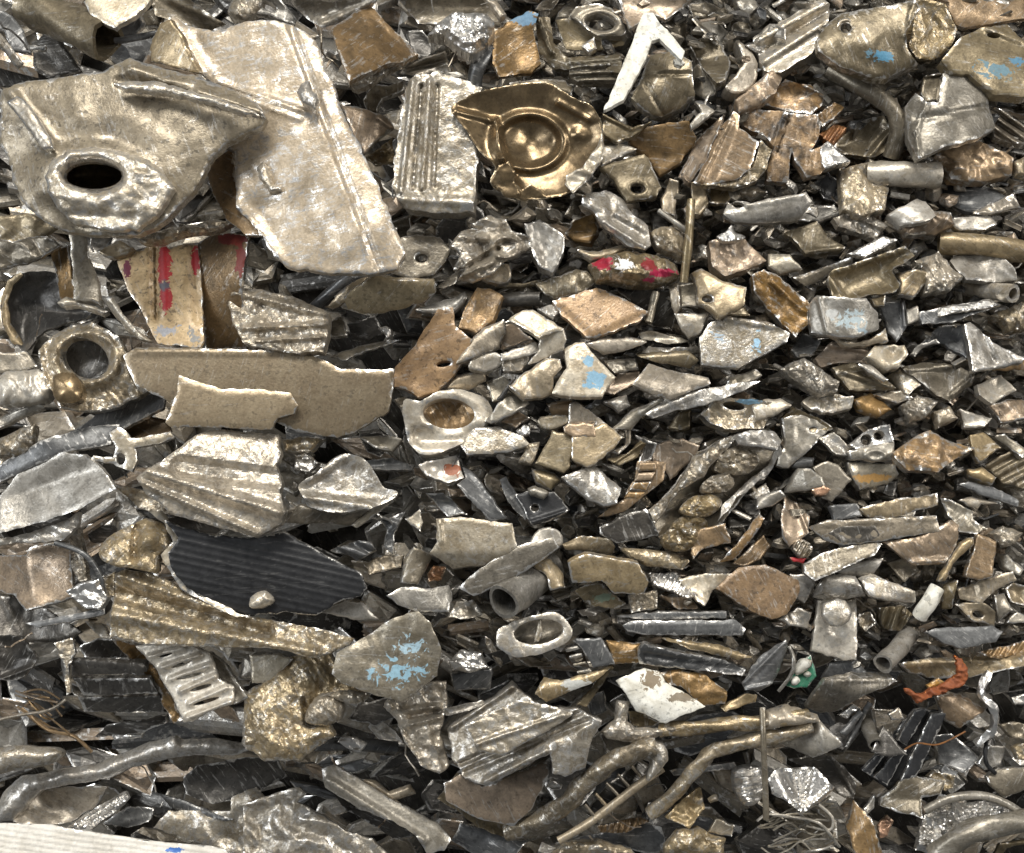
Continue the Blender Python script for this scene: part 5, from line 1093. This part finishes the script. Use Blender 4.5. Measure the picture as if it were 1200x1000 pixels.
o = A('ca', "twisted gleaming casting hanging below the blue splattered plate", "598,312 640,288 740,240 822,198 890,200 895,300 862,440 882,520 905,592 860,632 780,592 700,482 660,372", 26, 0, -0.1, 14, 'cast', ('k', 6, 16), ('n', 3, 8), ('r', 700, 330, 860, 310, 20, 8), ('r', 720, 400, 870, 360, 18, 7), ('g', 720, 360, 860, 335, 14, -7), ew=6, step=1.8)
A('', "", "600,300 620,278 650,300 650,330 615,335", 36, 0, -0.2, 8, 'silver', ('d', 6), parent=o, name='knob', sm=1)
A('bl', "short crusted peg under the blue splattered plate's left end", "338,262 400,233 522,250 502,292 440,304", 44, 0, -0.2, 10, 'cast', ('d', 5), ('n', 2, 7))
A('fo', "small bright foil nest right of the blue splattered plate", "898,102 960,48 1060,60 1092,130 1000,154 920,144", 8, 0, -0.2, 10, 'foil', ('d', 6), ('k', 5, 10))
A('pl', "dark square tile under the small foil nest", "908,155 1102,138 1098,232 930,234", -8, 0.1, 0.2, 6, 'slate', ew=3)
A('st', "silver strip pointing at the crushed silver casting", "878,322 1060,283 1085,300 1000,332 890,354", 12, 0, -0.3, 4, 'silver')
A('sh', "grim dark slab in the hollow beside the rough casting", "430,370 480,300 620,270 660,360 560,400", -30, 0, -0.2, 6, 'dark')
at(0, 0, 1)
o = A('ca', "large crushed silver casting with pitted top in the bottom centre", "524,852 545,836 575,818 600,799 625,822 645,829 676,830 706,845 692,870 686,900 662,911 648,906 645,882 620,895 600,906 570,921 545,913 530,887", 46, 0, -0.15, 30, 'silver', ('b', 25, 14), ('r', 530, 852, 600, 805, 6, 8), ('r', 545, 905, 690, 845, 5, -7), ('r', 570, 915, 640, 880, 7, 6), ('n', 2, 22), ('k', 1.5, 18), ('f', 690, 840, 655, 905, -0.4), ('g', 540, 895, 680, 835, 4, -5), ew=5, j=1.2, step=1.8)
A('', "", "545,850 580,832 605,820 650,828 672,836 655,850 620,868 590,885 560,880", 55, 0, -0.2, 5, 'silver', ('k', 1.6, 9), ('r', 560, 872, 660, 838, 5, 4), parent=o, name='pitted_face', step=1.8)
A('pl', "brown hollow shell beneath the large crushed casting", "520,918 540,908 565,922 642,890 643,908 622,950 602,968 560,960 522,938", 26, 0, -0.1, 7, 'brown', ('b', 20, 8), ew=3)
A('metal band', "curved dark band sweeping under the brown hollow shell", "512,936 540,900 546,925 565,945 600,962 615,970 600,985 560,970 535,950", 12, 0, -0.2, 6, 'olive', ('r', 545, 925, 605, 970, 5, 5), ew=3)
A('pl', "dark shovel blade at the bottom under the curved band", "540,965 580,975 620,985 600,1005 560,1005 530,985", -12, 0, -0.2, 5, 'slate')
at(600, 750)
o = T('pr', "curved slotted frame arm rising from the bottom centre", "-20,900,16 120,850,26 255,765,34 330,680,38 450,585,40 590,515,38 670,500,36", 44, 'cast', wob=0.14)
T('', "", "220,940,20 380,845,26 560,705,30 705,600,32", 20, 'tan', parent=o, name='lower_rail')
for x0, y0, x1, y1 in ((560, 590, 620, 660), (495, 630, 560, 700), (440, 670, 500, 730), (390, 720, 440, 775), (340, 770, 390, 830)):
    T('', "", f"{x0},{y0},30 {x1},{y1},27", 8, 'tan', parent=o, name='rung')
A('', "", "520,530 600,480 680,470 722,500 728,565 650,660 630,640 650,580 600,560", 44, 0, -0.15, 10, 'silver', ('d', 6), ('n', 3, 8), parent=o, name='end_knuckle', sm=1)
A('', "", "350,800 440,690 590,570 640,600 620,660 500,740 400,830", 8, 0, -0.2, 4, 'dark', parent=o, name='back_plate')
o = A('br', "slate toothed bracket plate in the lower centre", "278,5 300,-10 420,-10 485,110 380,132 330,42", 30, 0.1, -0.15, 6, 'slate', n=0.8, ew=3)
for k in range(4):
    x, y = 300 + k * 18, 40 + k * 36
    A('', "", f"{x-50},{y} {x+10},{y-14} {x+16},{y+2} {x-44},{y+14}", 24, 0.1, -0.1, 4, 'grey', parent=o, name='tooth', n=0.3)
A('pl', "pale curved plate below the slate toothed bracket", "108,252 150,172 230,190 300,170 380,150 475,118 380,202 230,262 160,292", 26, 0, -0.2, 6, 'tan', ('b', 15, 6), paint=[(300, 210, 110, 30, (0.40, 0.40, 0.37))], ew=3)
A('st', "thin strip slanting under the toothed bracket", "305,302 460,120 478,130 350,312", 16, 0.2, 0, 5, 'olive')
A('sh', "dim slate triangle under the thin slanting strip", "338,272 430,240 445,330 380,364", -10, 0, -0.1, 5, 'slate')
o = A('ch', "long dark channel with a tan top rail", "588,52 620,18 740,48 1000,98 1092,140 1080,167 850,142 598,112", 24, 0, 0.2, 8, 'slate', ('g', 620, 70, 1060, 140, 18, -6), ew=2)
A('', "", "700,-10 960,18 1125,80 1060,95 830,42", 34, 0, -0.2, 6, 'tan', ('d', 3), parent=o, name='top_rail', ew=2)
A('', "", "440,0 600,18 602,105 480,112", 30, 0, -0.2, 8, 'brown', ('d', 3), parent=o, name='end_block')
A('pl', "cream plate with darker torn layer in the lower right", "490,190 620,130 690,148 720,202 800,240 905,312 860,332 780,362 722,392 580,332", 30, 0, -0.22, 6, 'white', ('n', 1.5, 12), paint=[(650, 190, 60, 60, (0.22, 0.17, 0.11)), (800, 270, 80, 30, (0.20, 0.16, 0.11))], ew=2)
A('sh', "tan flap torn over the cream plate", "690,150 790,140 900,160 1010,240 1000,300 900,310 790,220 730,205", 34, 0, -0.15, 5, 'brown', ('k', 4, 16), ew=4)
A('st', "flat tan stick above the curved rods", "978,312 1100,250 1147,258 1142,292 1000,337", 30, 0, -0.2, 6, 'tan', ew=3)
o = T('ro', "upper of two curved golden rods in the lower right", "690,425,24 850,412,30 1050,392,34 1220,384,36 1390,350,34", 32, 'cast', wob=0.16)
A('', "", "418,432 480,372 495,282 550,290 540,382 580,412 700,412 790,388 780,440 700,452 560,482 450,464", 30, 0, -0.2, 10, 'cast', ('d', 6), ('n', 3, 8), parent=o, name='splayed_end')
T('ro', "lower of two curved golden rods in the lower right", "650,815,0 790,690,12 880,580,20 960,515,26 1120,475,30 1290,440,30 1400,400,26", 33, 'cast', wob=0.16)
T('ro', "thin brown upright rod crossing the curved golden rods", "1174,318,40 1180,500,50 1192,840,36", 14, 'olive', seg=9)
A('st', "dim slate stick below the curved golden rods", "738,612 1040,575 1054,600 760,637", -4, 0, -0.2, 5, 'slate')
A('fo', "shiny wrapped foil knob left of the upright rod", "1038,622 1080,593 1160,600 1184,700 1150,762 1090,774 1045,702", 22, 0, -0.2, 14, 'foil', ('d', 12), ('k', 5, 9), ('c', 10, 40, 2), sm=1)
A('br', "little tan hollow bracket below the lower golden rod", "718,832 800,750 882,688 905,790 830,884", 6, 0, -0.15, 6, 'tan', ('d', -6), ('k', 3, 10), ew=5)
A('sh', "yellowish nub right of the little hollow bracket", "918,745 960,728 965,752 930,765", 12, 0, -0.2, 8, 'cast', ('d', 5))
A('bl', "little olive block near the bottom wire nest", "918,902 958,838 1042,870 1032,924", -4, 0.1, -0.2, 10, 'olive')
A('ca', "silver and gold crusted lump at the bottom edge", "715,965 780,890 880,878 940,920 1002,932 985,1015 720,1015", 14, 0, -0.2, 14, 'cast', ('d', 8), ('n', 5, 10), ew=6)
o = A('pl', "wide dim plate at the bottom with a toothed edge strip", "225,945 400,905 640,852 700,880 722,952 680,1010 480,965 300,955", -14, 0, -0.2, 5, 'slate')
A('', "", "388,872 500,855 600,828 645,850 530,902 420,904", -4, 0, -0.2, 5, 'brown', ('c', 75, 26, 2), parent=o, name='toothed_strip')
A('ca', "crusted hump at the bottom edge left of the wide dim plate", "175,1015 250,940 400,938 560,982 580,1015", 10, 0, -0.2, 10, 'cast', ('d', 6), ('n', 4, 9))
A('pl', "slate pointed hood with a bright rim near the green board", "1078,202 1150,90 1285,-5 1295,30 1222,202 1160,242 1090,238", 32, 0.1, -0.15, 6, 'slate', ('f', 1120, 235, 1290, 20, -0.8), ('r', 1090, 200, 1285, 5, 14, 5), ('r', 1100, 232, 1220, 205, 12, 4), n=0.8, ew=4)
A('sh', "dim brown shard deep below the cream plate", "540,330 600,340 700,390 600,420 560,400", -6, 0, -0.2, 6, 'olive')
A('sh', "blue glint of foil in the gap below the crushed casting", "160,690 190,650 240,680 230,700", 0, 0, -0.2, 4, 'foil', ('k', 3, 8))
A('sh', "dull ring end under the crushed casting", "-10,830 20,815 50,850 40,880 -10,890", 10, 0, -0.2, 8, 'grey', ('d', -3), ew=4)

at(900, 750)
o = A('circuit board', "small green circuit board scrap with cream lumps", "75,212 130,130 200,70 228,170 182,224 120,230", 26, 0, -0.2, 4, 'green', n=0.8, ew=0)
for q in ("120,150 160,90 200,95 205,120 150,160", "165,160 185,145 205,160 185,175", "110,190 135,170 150,195 120,215"):
    A('', "", q, 31, 0, -0.2, 5, 'white', ('d', 4), parent=o, name='solder_lump', sm=1)
T('wi', "frayed cable strand looping over the green board", "50,240,28 110,160,36 120,90,36 100,30,30", 9, 'grey', seg=7)
A('sh', "slate pentagon under the bossed plate", "248,182 290,110 420,88 467,160 350,190", 6, 0, -0.2, 6, 'slate')
A('an', "peaked olive shard with a bright top rim", "178,314 260,193 400,163 570,168 608,195 440,267 330,332 250,347", 30, 0, 0.2, 7, 'olive', ('f', 260, 200, 420, 265, -0.5), ('r', 270, 195, 590, 180, 12, 4), ew=4)
T('tu', "short pale worn tube below the stubby peg", "665,-30,0 610,40,20 540,112,46", 44, 'pale', wall=12)
A('st', "long flat tan bar reaching the right edge at the lower right", "618,112 700,93 1000,70 1215,45 1215,122 950,172 800,184 660,152", 28, 0, -0.2, 8, 'tan', ('n', 2, 10), ('r', 640, 120, 1200, 85, 20, 4), ew=4)
A('st', "striped brown slat behind the long flat tan bar", "990,60 1215,0 1215,60 1080,90", 18, 0, -0.2, 6, 'brown', ('c', 60, 30, 2))
A('strap', "frayed orange strap draped over the long tan bar", "650,232 700,250 800,212 890,160 878,75 922,118 947,170 900,224 790,262 700,298", 36, 0, -0.15, 5, 'orange', ('k', 5, 8), j=2.2, step=1.4, ew=0)
A('sh', "amber chip at the frayed strap's end", "740,210 800,180 830,200 760,230", 32, 0, -0.2, 5, 'ochre')
o = A('heat sink', "black finned heat sink block in the lower right corner", "480,642 560,470 690,322 845,338 700,622 560,692", 6, 0.1, -0.1, 8, 'black', n=0.8, ew=1)
for q in ("618,664 765,345 842,338 692,645", "500,642 600,525 648,518 560,685", "600,472 688,330 752,320 650,492", "440,610 510,540 545,545 480,640"):
    A('', "", q, 20, 0.15, -0.1, 12, 'black', parent=o, name='fin', n=0.5, ew=2.5)
A('st', "dark flat blade left of the finned heat sink, the shorter one", "335,432 430,328 448,345 365,455", 18, 0.2, -0.1, 5, 'slate', ew=3)
A('st', "dark flat blade left of the finned heat sink, the longer one", "358,502 468,288 492,300 375,507", 22, 0.2, -0.1, 5, 'slate', ew=3)
A('fo', "tiny foil scrap above the dark flat blades", "335,350 400,305 430,325 370,370", 16, 0, -0.2, 6, 'foil', ('k', 4, 8))
A('sh', "tiny cream triangle above the heat sink", "565,347 612,318 637,370 580,377", 26, 0, -0.2, 5, 'tan')
A('sh', "dark cone shaped shard leaning on the heat sink", "488,522 540,400 620,500 655,540 540,547", 34, 0, -0.2, 8, 'dark', ('f', 545, 400, 550, 545, 0.5), n=0.6)
T('tu', "small grey bolt tube left of the dark cone shard", "455,370,-6 478,430,18 505,492,40", 32, 'grey', wall=8)
A('pl', "brown humped shard below the frayed strap", "788,262 900,248 1022,330 960,372 900,412 830,372", 14, 0, -0.2, 8, 'brown', ('b', -30, 8), ew=4)
T('wi', "knotted strand of foil hanging at the right", "1035,150,20 1000,250,26 1062,330,26 1050,420,22 975,492,16", 18, 'foil', seg=8, wob=0.3)
T('hose', "thin black hose below the knotted foil strand", "1030,440,10 1018,540,12 1030,590,8 1065,625,4", 10, 'black', seg=8)
A('pl', "dim slate plate behind the black hose", "778,452 860,438 1002,560 920,624 800,584", -16, 0, -0.2, 6, 'slate')
A('pl', "grey flat chip right of the black hose", "978,582 1040,490 1112,498 1092,582 1020,610", -4, 0, -0.2, 6, 'grey')
T('wi', "thin brown wire curving over the heat sink", "640,515,34 700,485,36 800,490,34 925,430,22", 4, 'copper', seg=6)
A('pl', "olive folded flap below the heat sink", "528,742 600,690 650,628 832,660 812,722 722,742 722,834 600,804 530,774", 18, 0, -0.2, 6, 'olive', ('f', 530, 745, 720, 750, 0.6), ew=4)
A('ca', "silvery crumbs right of the olive folded flap", "750,640 780,610 880,640 870,700 830,710", 8, 0, -0.2, 8, 'cast', ('n', 4, 8))
A('sh', "blue tinted grey chip above the olive flap", "810,610 830,585 890,620 880,640 820,635", 6, 0, -0.25, 6, 'slate')
o = A('fo', "tangled silver swarf ball in the bottom right corner", "690,985 730,822 830,768 1000,760 1100,770 1215,822 1215,870 900,912 800,1015", 2, 0, -0.2, 8, 'foil', ('k', 9, 9), ('n', 5, 14), step=1.5, ew=2)
T('', "", "735,800,16 850,745,20 1000,730,20 1120,770,18 1215,835,10", 20, 'grey', parent=o, name='hoop')
T('tu', "thick tan pipe bend in the bottom right corner", "780,1020,14 900,925,24 1050,872,28 1220,850,26", 52, 'grey', wall=12, wob=0.1)
A('sk', "dim half ring inside the thick tan pipe bend", "1050,1015 1090,955 1215,935 1215,955 1120,975 1090,1015", 2, 0, -0.2, 5, 'olive')
o = A('sk', "fan folded shiny silver sheet near the bottom wire nest", "-5,645 50,600 220,598 314,690 240,762 160,814 110,772 20,722", 26, 0, -0.2, 4, 'foil', ('r', 60, 610, 140, 790, 26, -7), ('r', 200, 610, 160, 790, 22, -6), ('r', 130, 610, 150, 780, 18, 6), ('r', 300, 690, 170, 800, 18, 4), ew=2, n=0.8)
A('sk', "dark curved plate with a beaded bright edge", "238,540 300,543 372,610 414,680 402,744 330,722 200,604 100,562", 6, 0, -0.15, 5, 'dark', ('r', 290, 545, 405, 720, 14, 6), ew=4)
A('sh', "grey brown wedge under the end of the upper golden rod", "58,482 150,430 240,378 352,490 280,532 210,554", 24, 0, -0.1, 9, 'grey', ('f', 240, 380, 280, 530, -0.6), ew=5)
A('ca', "rounded tan end cap where the golden rods meet", "-10,332 90,303 232,350 245,382 120,402 -10,420", 40, 0, -0.2, 10, 'tan', ('d', 6), ('n', 2, 9), ew=4)
o = T('wi', "nest of tangled thin steel wires at the bottom right", "-10,815,20 100,830,24 240,860,22 335,970,16", 8, 'grey', seg=7)
rng = random.Random(9)
for k in range(16):
    pts = []
    x, y = rng.uniform(-60, 60), rng.uniform(820, 980)
    for m in range(5):
        pts.append(f"{x:.0f},{y:.0f},{rng.uniform(6, 24):.0f}")
        x += rng.uniform(40, 90); y += rng.uniform(-40, 45)
    T('', "", " ".join(pts), rng.uniform(4, 7), 'grey', seg=6, parent=o, name='strand')
T('wi', "thin pale wire looping right of the fan folded sheet", "235,770,24 300,830,24 290,890,20 180,870,16", 7, 'pale', seg=7)
A('sk', "brown tapering tube shard at the bottom edge", "368,872 400,750 482,832 545,1015 410,1015", 18, 0.1, -0.1, 7, 'brown', ('b', 75, 8), ew=3)
A('sh', "slim pale fang beside the brown tapering tube shard", "453,792 500,728 497,790 465,815", 16, 0, -0.2, 5, 'grey')
A('sh', "rusty strand clump below the olive folded flap", "515,870 560,820 590,850 560,920 525,930", -4, 0, -0.2, 4, 'copper', ('k', 5, 8))
A('sh', "dark rounded chips at the right edge beside the foil strand", "1090,400 1150,380 1215,400 1215,470 1140,460", 8, 0, -0.2, 8, 'olive', ('n', 4, 9))
A('ca', "glinting lump at the right edge above the pipe bend", "1150,500 1215,480 1215,560 1170,560", 10, 0, -0.2, 8, 'cast', ('n', 3, 8))
A('pl', "olive bent plate at the right above the swarf ball", "1020,640 1080,600 1215,590 1215,700 1110,740 1060,700", -2, 0, -0.2, 6, 'olive', ('b', 20, 6), ew=4)
A('sh', "glossy chip at the far right under the long tan bar", "1140,270 1215,255 1215,300 1160,300", 14, 0, -0.2, 6, 'silver')
# ================================================================ the body of the heap
def heap_ground():
    n = 40
    xs = np.linspace(-420, 1620, n); ys = np.linspace(-380, 1380, n)
    X, Y = np.meshgrid(xs, ys)
    z = -360 + lie(X, Y) + 30 * fnoise(X / 200, Y / 200, 77, 3)
    v = to_world(P3(X.ravel(), Y.ravel(), z.ravel()))
    f = [(i * n + j, (i + 1) * n + j, (i + 1) * n + j + 1, i * n + j + 1) for i in range(n - 1) for j in range(n - 1)]
    o = link('ground', v, f, 'dark')
    o['kind'] = 'structure'

def heap_filling(seed, layers, name, label, margin=230):
    """Everything that lies under and between the pieces one can pick out: one mass of small broken scrap."""
    rng = np.random.RandomState(seed)
    kinds = ['tan', 'grey', 'olive', 'dark', 'brown', 'silver', 'slate', 'cast']
    prob = [.17, .17, .24, .14, .09, .08, .05, .06]
    V, F, E, M, off = [], [], [], [], 0
    for (z0, spacing, slo, shi) in layers:
        for gy_ in np.arange(-margin, 1000 + margin, spacing * 0.8):
            for gx_ in np.arange(-margin, 1200 + margin, spacing):
                x, y = gx_ + rng.uniform(-.5, .5) * spacing, gy_ + rng.uniform(-.5, .5) * spacing
                right = min(max((x - 300) / 500, 0), 1)
                if y > 780:
                    right *= 0.35
                if z0 > -62 and rng.rand() > 0.02 + 1.4 * right:
                    continue
                if z0 > -95 and right < 0.36 and rng.rand() < 0.9:
                    continue
                if z0 > -12 and right < 0.75:
                    continue
                s = rng.uniform(slo, shi) * (1.3 - 0.5 * right)
                k = rng.randint(5, 9)
                aa = (np.arange(k) + rng.uniform(-.35, .35, k)) * 2 * math.pi / k
                rad = rng.uniform(0.6, 1.15, k)
                rot, asp = rng.normal(0.15, 0.45), rng.uniform(0.2, 0.75)
                curl, ca = rng.uniform(-.45, .6), rng.uniform(0, 3.14)
                z = z0 + rng.uniform(-9, 9) - 210 * (1 - right) + float(lie(x, y))
                gx, gy = rng.normal(0, 0.35), rng.normal(-0.1, 0.45)
                t = rng.uniform(6, 18)
                u = rng.rand()
                if u < 0.20:                                     # split tube, channel or plain bar
                    ln, ra, nb = s * rng.uniform(0.8, 1.3), s * rng.uniform(0.22, 0.4), 9
                    span = rng.uniform(2.4, 4.4) if u < 0.14 else 6.28
                    wall_ = 0.72 if u < 0.14 else 0.55
                    a0 = rng.uniform(0, 6.28)
                    th = a0 + np.linspace(0, span, nb)
                    if rng.rand() < 0.4:                          # square corners
                        rs = ra / np.maximum(np.abs(np.cos(th)), np.abs(np.sin(th))) * 0.8
                    else:
                        rs = np.full(nb, ra)
                    rings = []
                    for sx in (-1, 1):
                        for w in (1.0, wall_):
                            lx = np.full(nb, sx * ln) + rng.uniform(-.12, .12, nb) * s
                            ly, lz = rs * w * np.cos(th), rs * w * np.sin(th)
                            px, py = lx * math.cos(rot) - ly * math.sin(rot), lx * math.sin(rot) + ly * math.cos(rot)
                            rings.append(P3(x + px, y + py, z + gx * px - gy * py + lz))
                    V += rings
                    E += [np.full(4 * nb, 0.35)]
                    fl = []
                    for i in range(nb - 1):
                        fl += [(i, i + 1, 2 * nb + i + 1, 2 * nb + i), (nb + i + 1, nb + i, 3 * nb + i, 3 * nb + i + 1),
                               (i + 1, i, nb + i, nb + i + 1), (2 * nb + i, 2 * nb + i + 1, 3 * nb + i + 1, 3 * nb + i)]
                    fl += [(0, 2 * nb, 3 * nb, nb), (nb - 1, 2 * nb - 1, 4 * nb - 1, 3 * nb - 1)]
                    F += [tuple(v + off for v in q) for q in fl]
                    M += [rng.choice(8, p=prob)] * len(fl)
                    off += 4 * nb
                    continue
                fa, fs, fo = rng.uniform(0, 6.28), rng.uniform(-1.0, 1.0), rng.uniform(-.3, .3) * s
                dome = rng.uniform(0, 0.25) * s if rng.rand() < 0.5 else 0
                rings = []
                for q, fr in enumerate((1.0, 0.84, 0.45)):
                    lx, ly = rad * np.cos(aa) * s * fr, rad * np.sin(aa) * s * asp * fr
                    px, py = lx * math.cos(rot) - ly * math.sin(rot), lx * math.sin(rot) + ly * math.cos(rot)
                    sd = px * math.cos(fa) + py * math.sin(fa) - fo
                    cd = (px * math.cos(ca) + py * math.sin(ca)) / s
                    h = fs * np.maximum(sd, 0) - curl * s * cd * cd + dome * (1 - fr ** 2) + rng.uniform(-.05, .05, k) * s * (1 if q else .5) + (2.0 if q else 0)
                    rings.append(P3(x + px, y + py, z + gx * px - gy * py + h))
                cen = rings[2].mean(0, keepdims=True)
                nv = np.array([-gx, -gy, 1.0]); nv /= np.linalg.norm(nv)
                bk = rings[0] - nv * t * S
                V += [rings[0], rings[1], rings[2], cen, rings[0], bk]
                E += [np.full(k, .9), np.full(k, .15), np.zeros(k), np.zeros(1), np.full(2 * k, .8)]
                r = range(k)
                m = kinds[0]
                fl = []
                for i in r:
                    n = (i + 1) % k
                    fl += [(i, k + i, k + n, n), (k + i, 2 * k + i, 2 * k + n, k + n), (2 * k + i, 3 * k, 2 * k + n),
                           (3 * k + 1 + n, 4 * k + 1 + n, 4 * k + 1 + i, 3 * k + 1 + i)]
                fl.append(tuple(4 * k + 1 + i for i in r))
                F += [tuple(v + off for v in q) for q in fl]
                M += [rng.choice(8, p=prob)] * len(fl)
                off += 5 * k + 1
    for k in range(150):                                          # wire ends and shavings caught all through
        x, y = rng.uniform(-100, 1300), rng.uniform(-100, 1100)
        n = 7
        aa = rng.uniform(0, 6.28) + np.cumsum(rng.normal(0, 0.45, n))
        st = rng.uniform(3, 11)
        px, py = x + np.cumsum(np.cos(aa)) * st, y + np.cumsum(np.sin(aa)) * st
        pz = np.linspace(rng.uniform(-25, 18), rng.uniform(-25, 22), n) + lie(px, py) + rng.normal(0, 2, n)
        tv, tf = tube_mesh(P3(px, py, pz), np.full(n, rng.uniform(0.5, 1.6) * S), 0, 6, k)
        V.append(tv); E.append(np.full(len(tv), 0.3))
        F += [tuple(v + off for v in q) for q in tf]
        M += [rng.choice([0, 1, 3, 4, 5, 6])] * len(tf)
        off += len(tv)
    o = link(name, to_world(np.concatenate(V)), F, kinds[0], np.concatenate(E))
    o.data.polygons.foreach_set('use_smooth', np.zeros(len(F), dtype=bool))
    o.data.materials.clear()
    for mt in kinds:
        o.data.materials.append(MATS[mt])
    o.data.polygons.foreach_set('material_index', np.array(M, dtype=np.int32))
    o['kind'] = 'stuff'
    o['label'] = label
    o['category'] = 'scrap metal'

at(0, 0, 1)
heap_ground()
heap_filling(5, [(-105, 46, 26, 46), (-80, 40, 20, 40), (-58, 36, 16, 34), (-38, 34, 13, 28), (-22, 31, 10, 22), (-9, 32, 9, 19), (1, 34, 8, 17)], 'scrap_metal', "mass of small broken metal scrap filling the gaps of the heap")
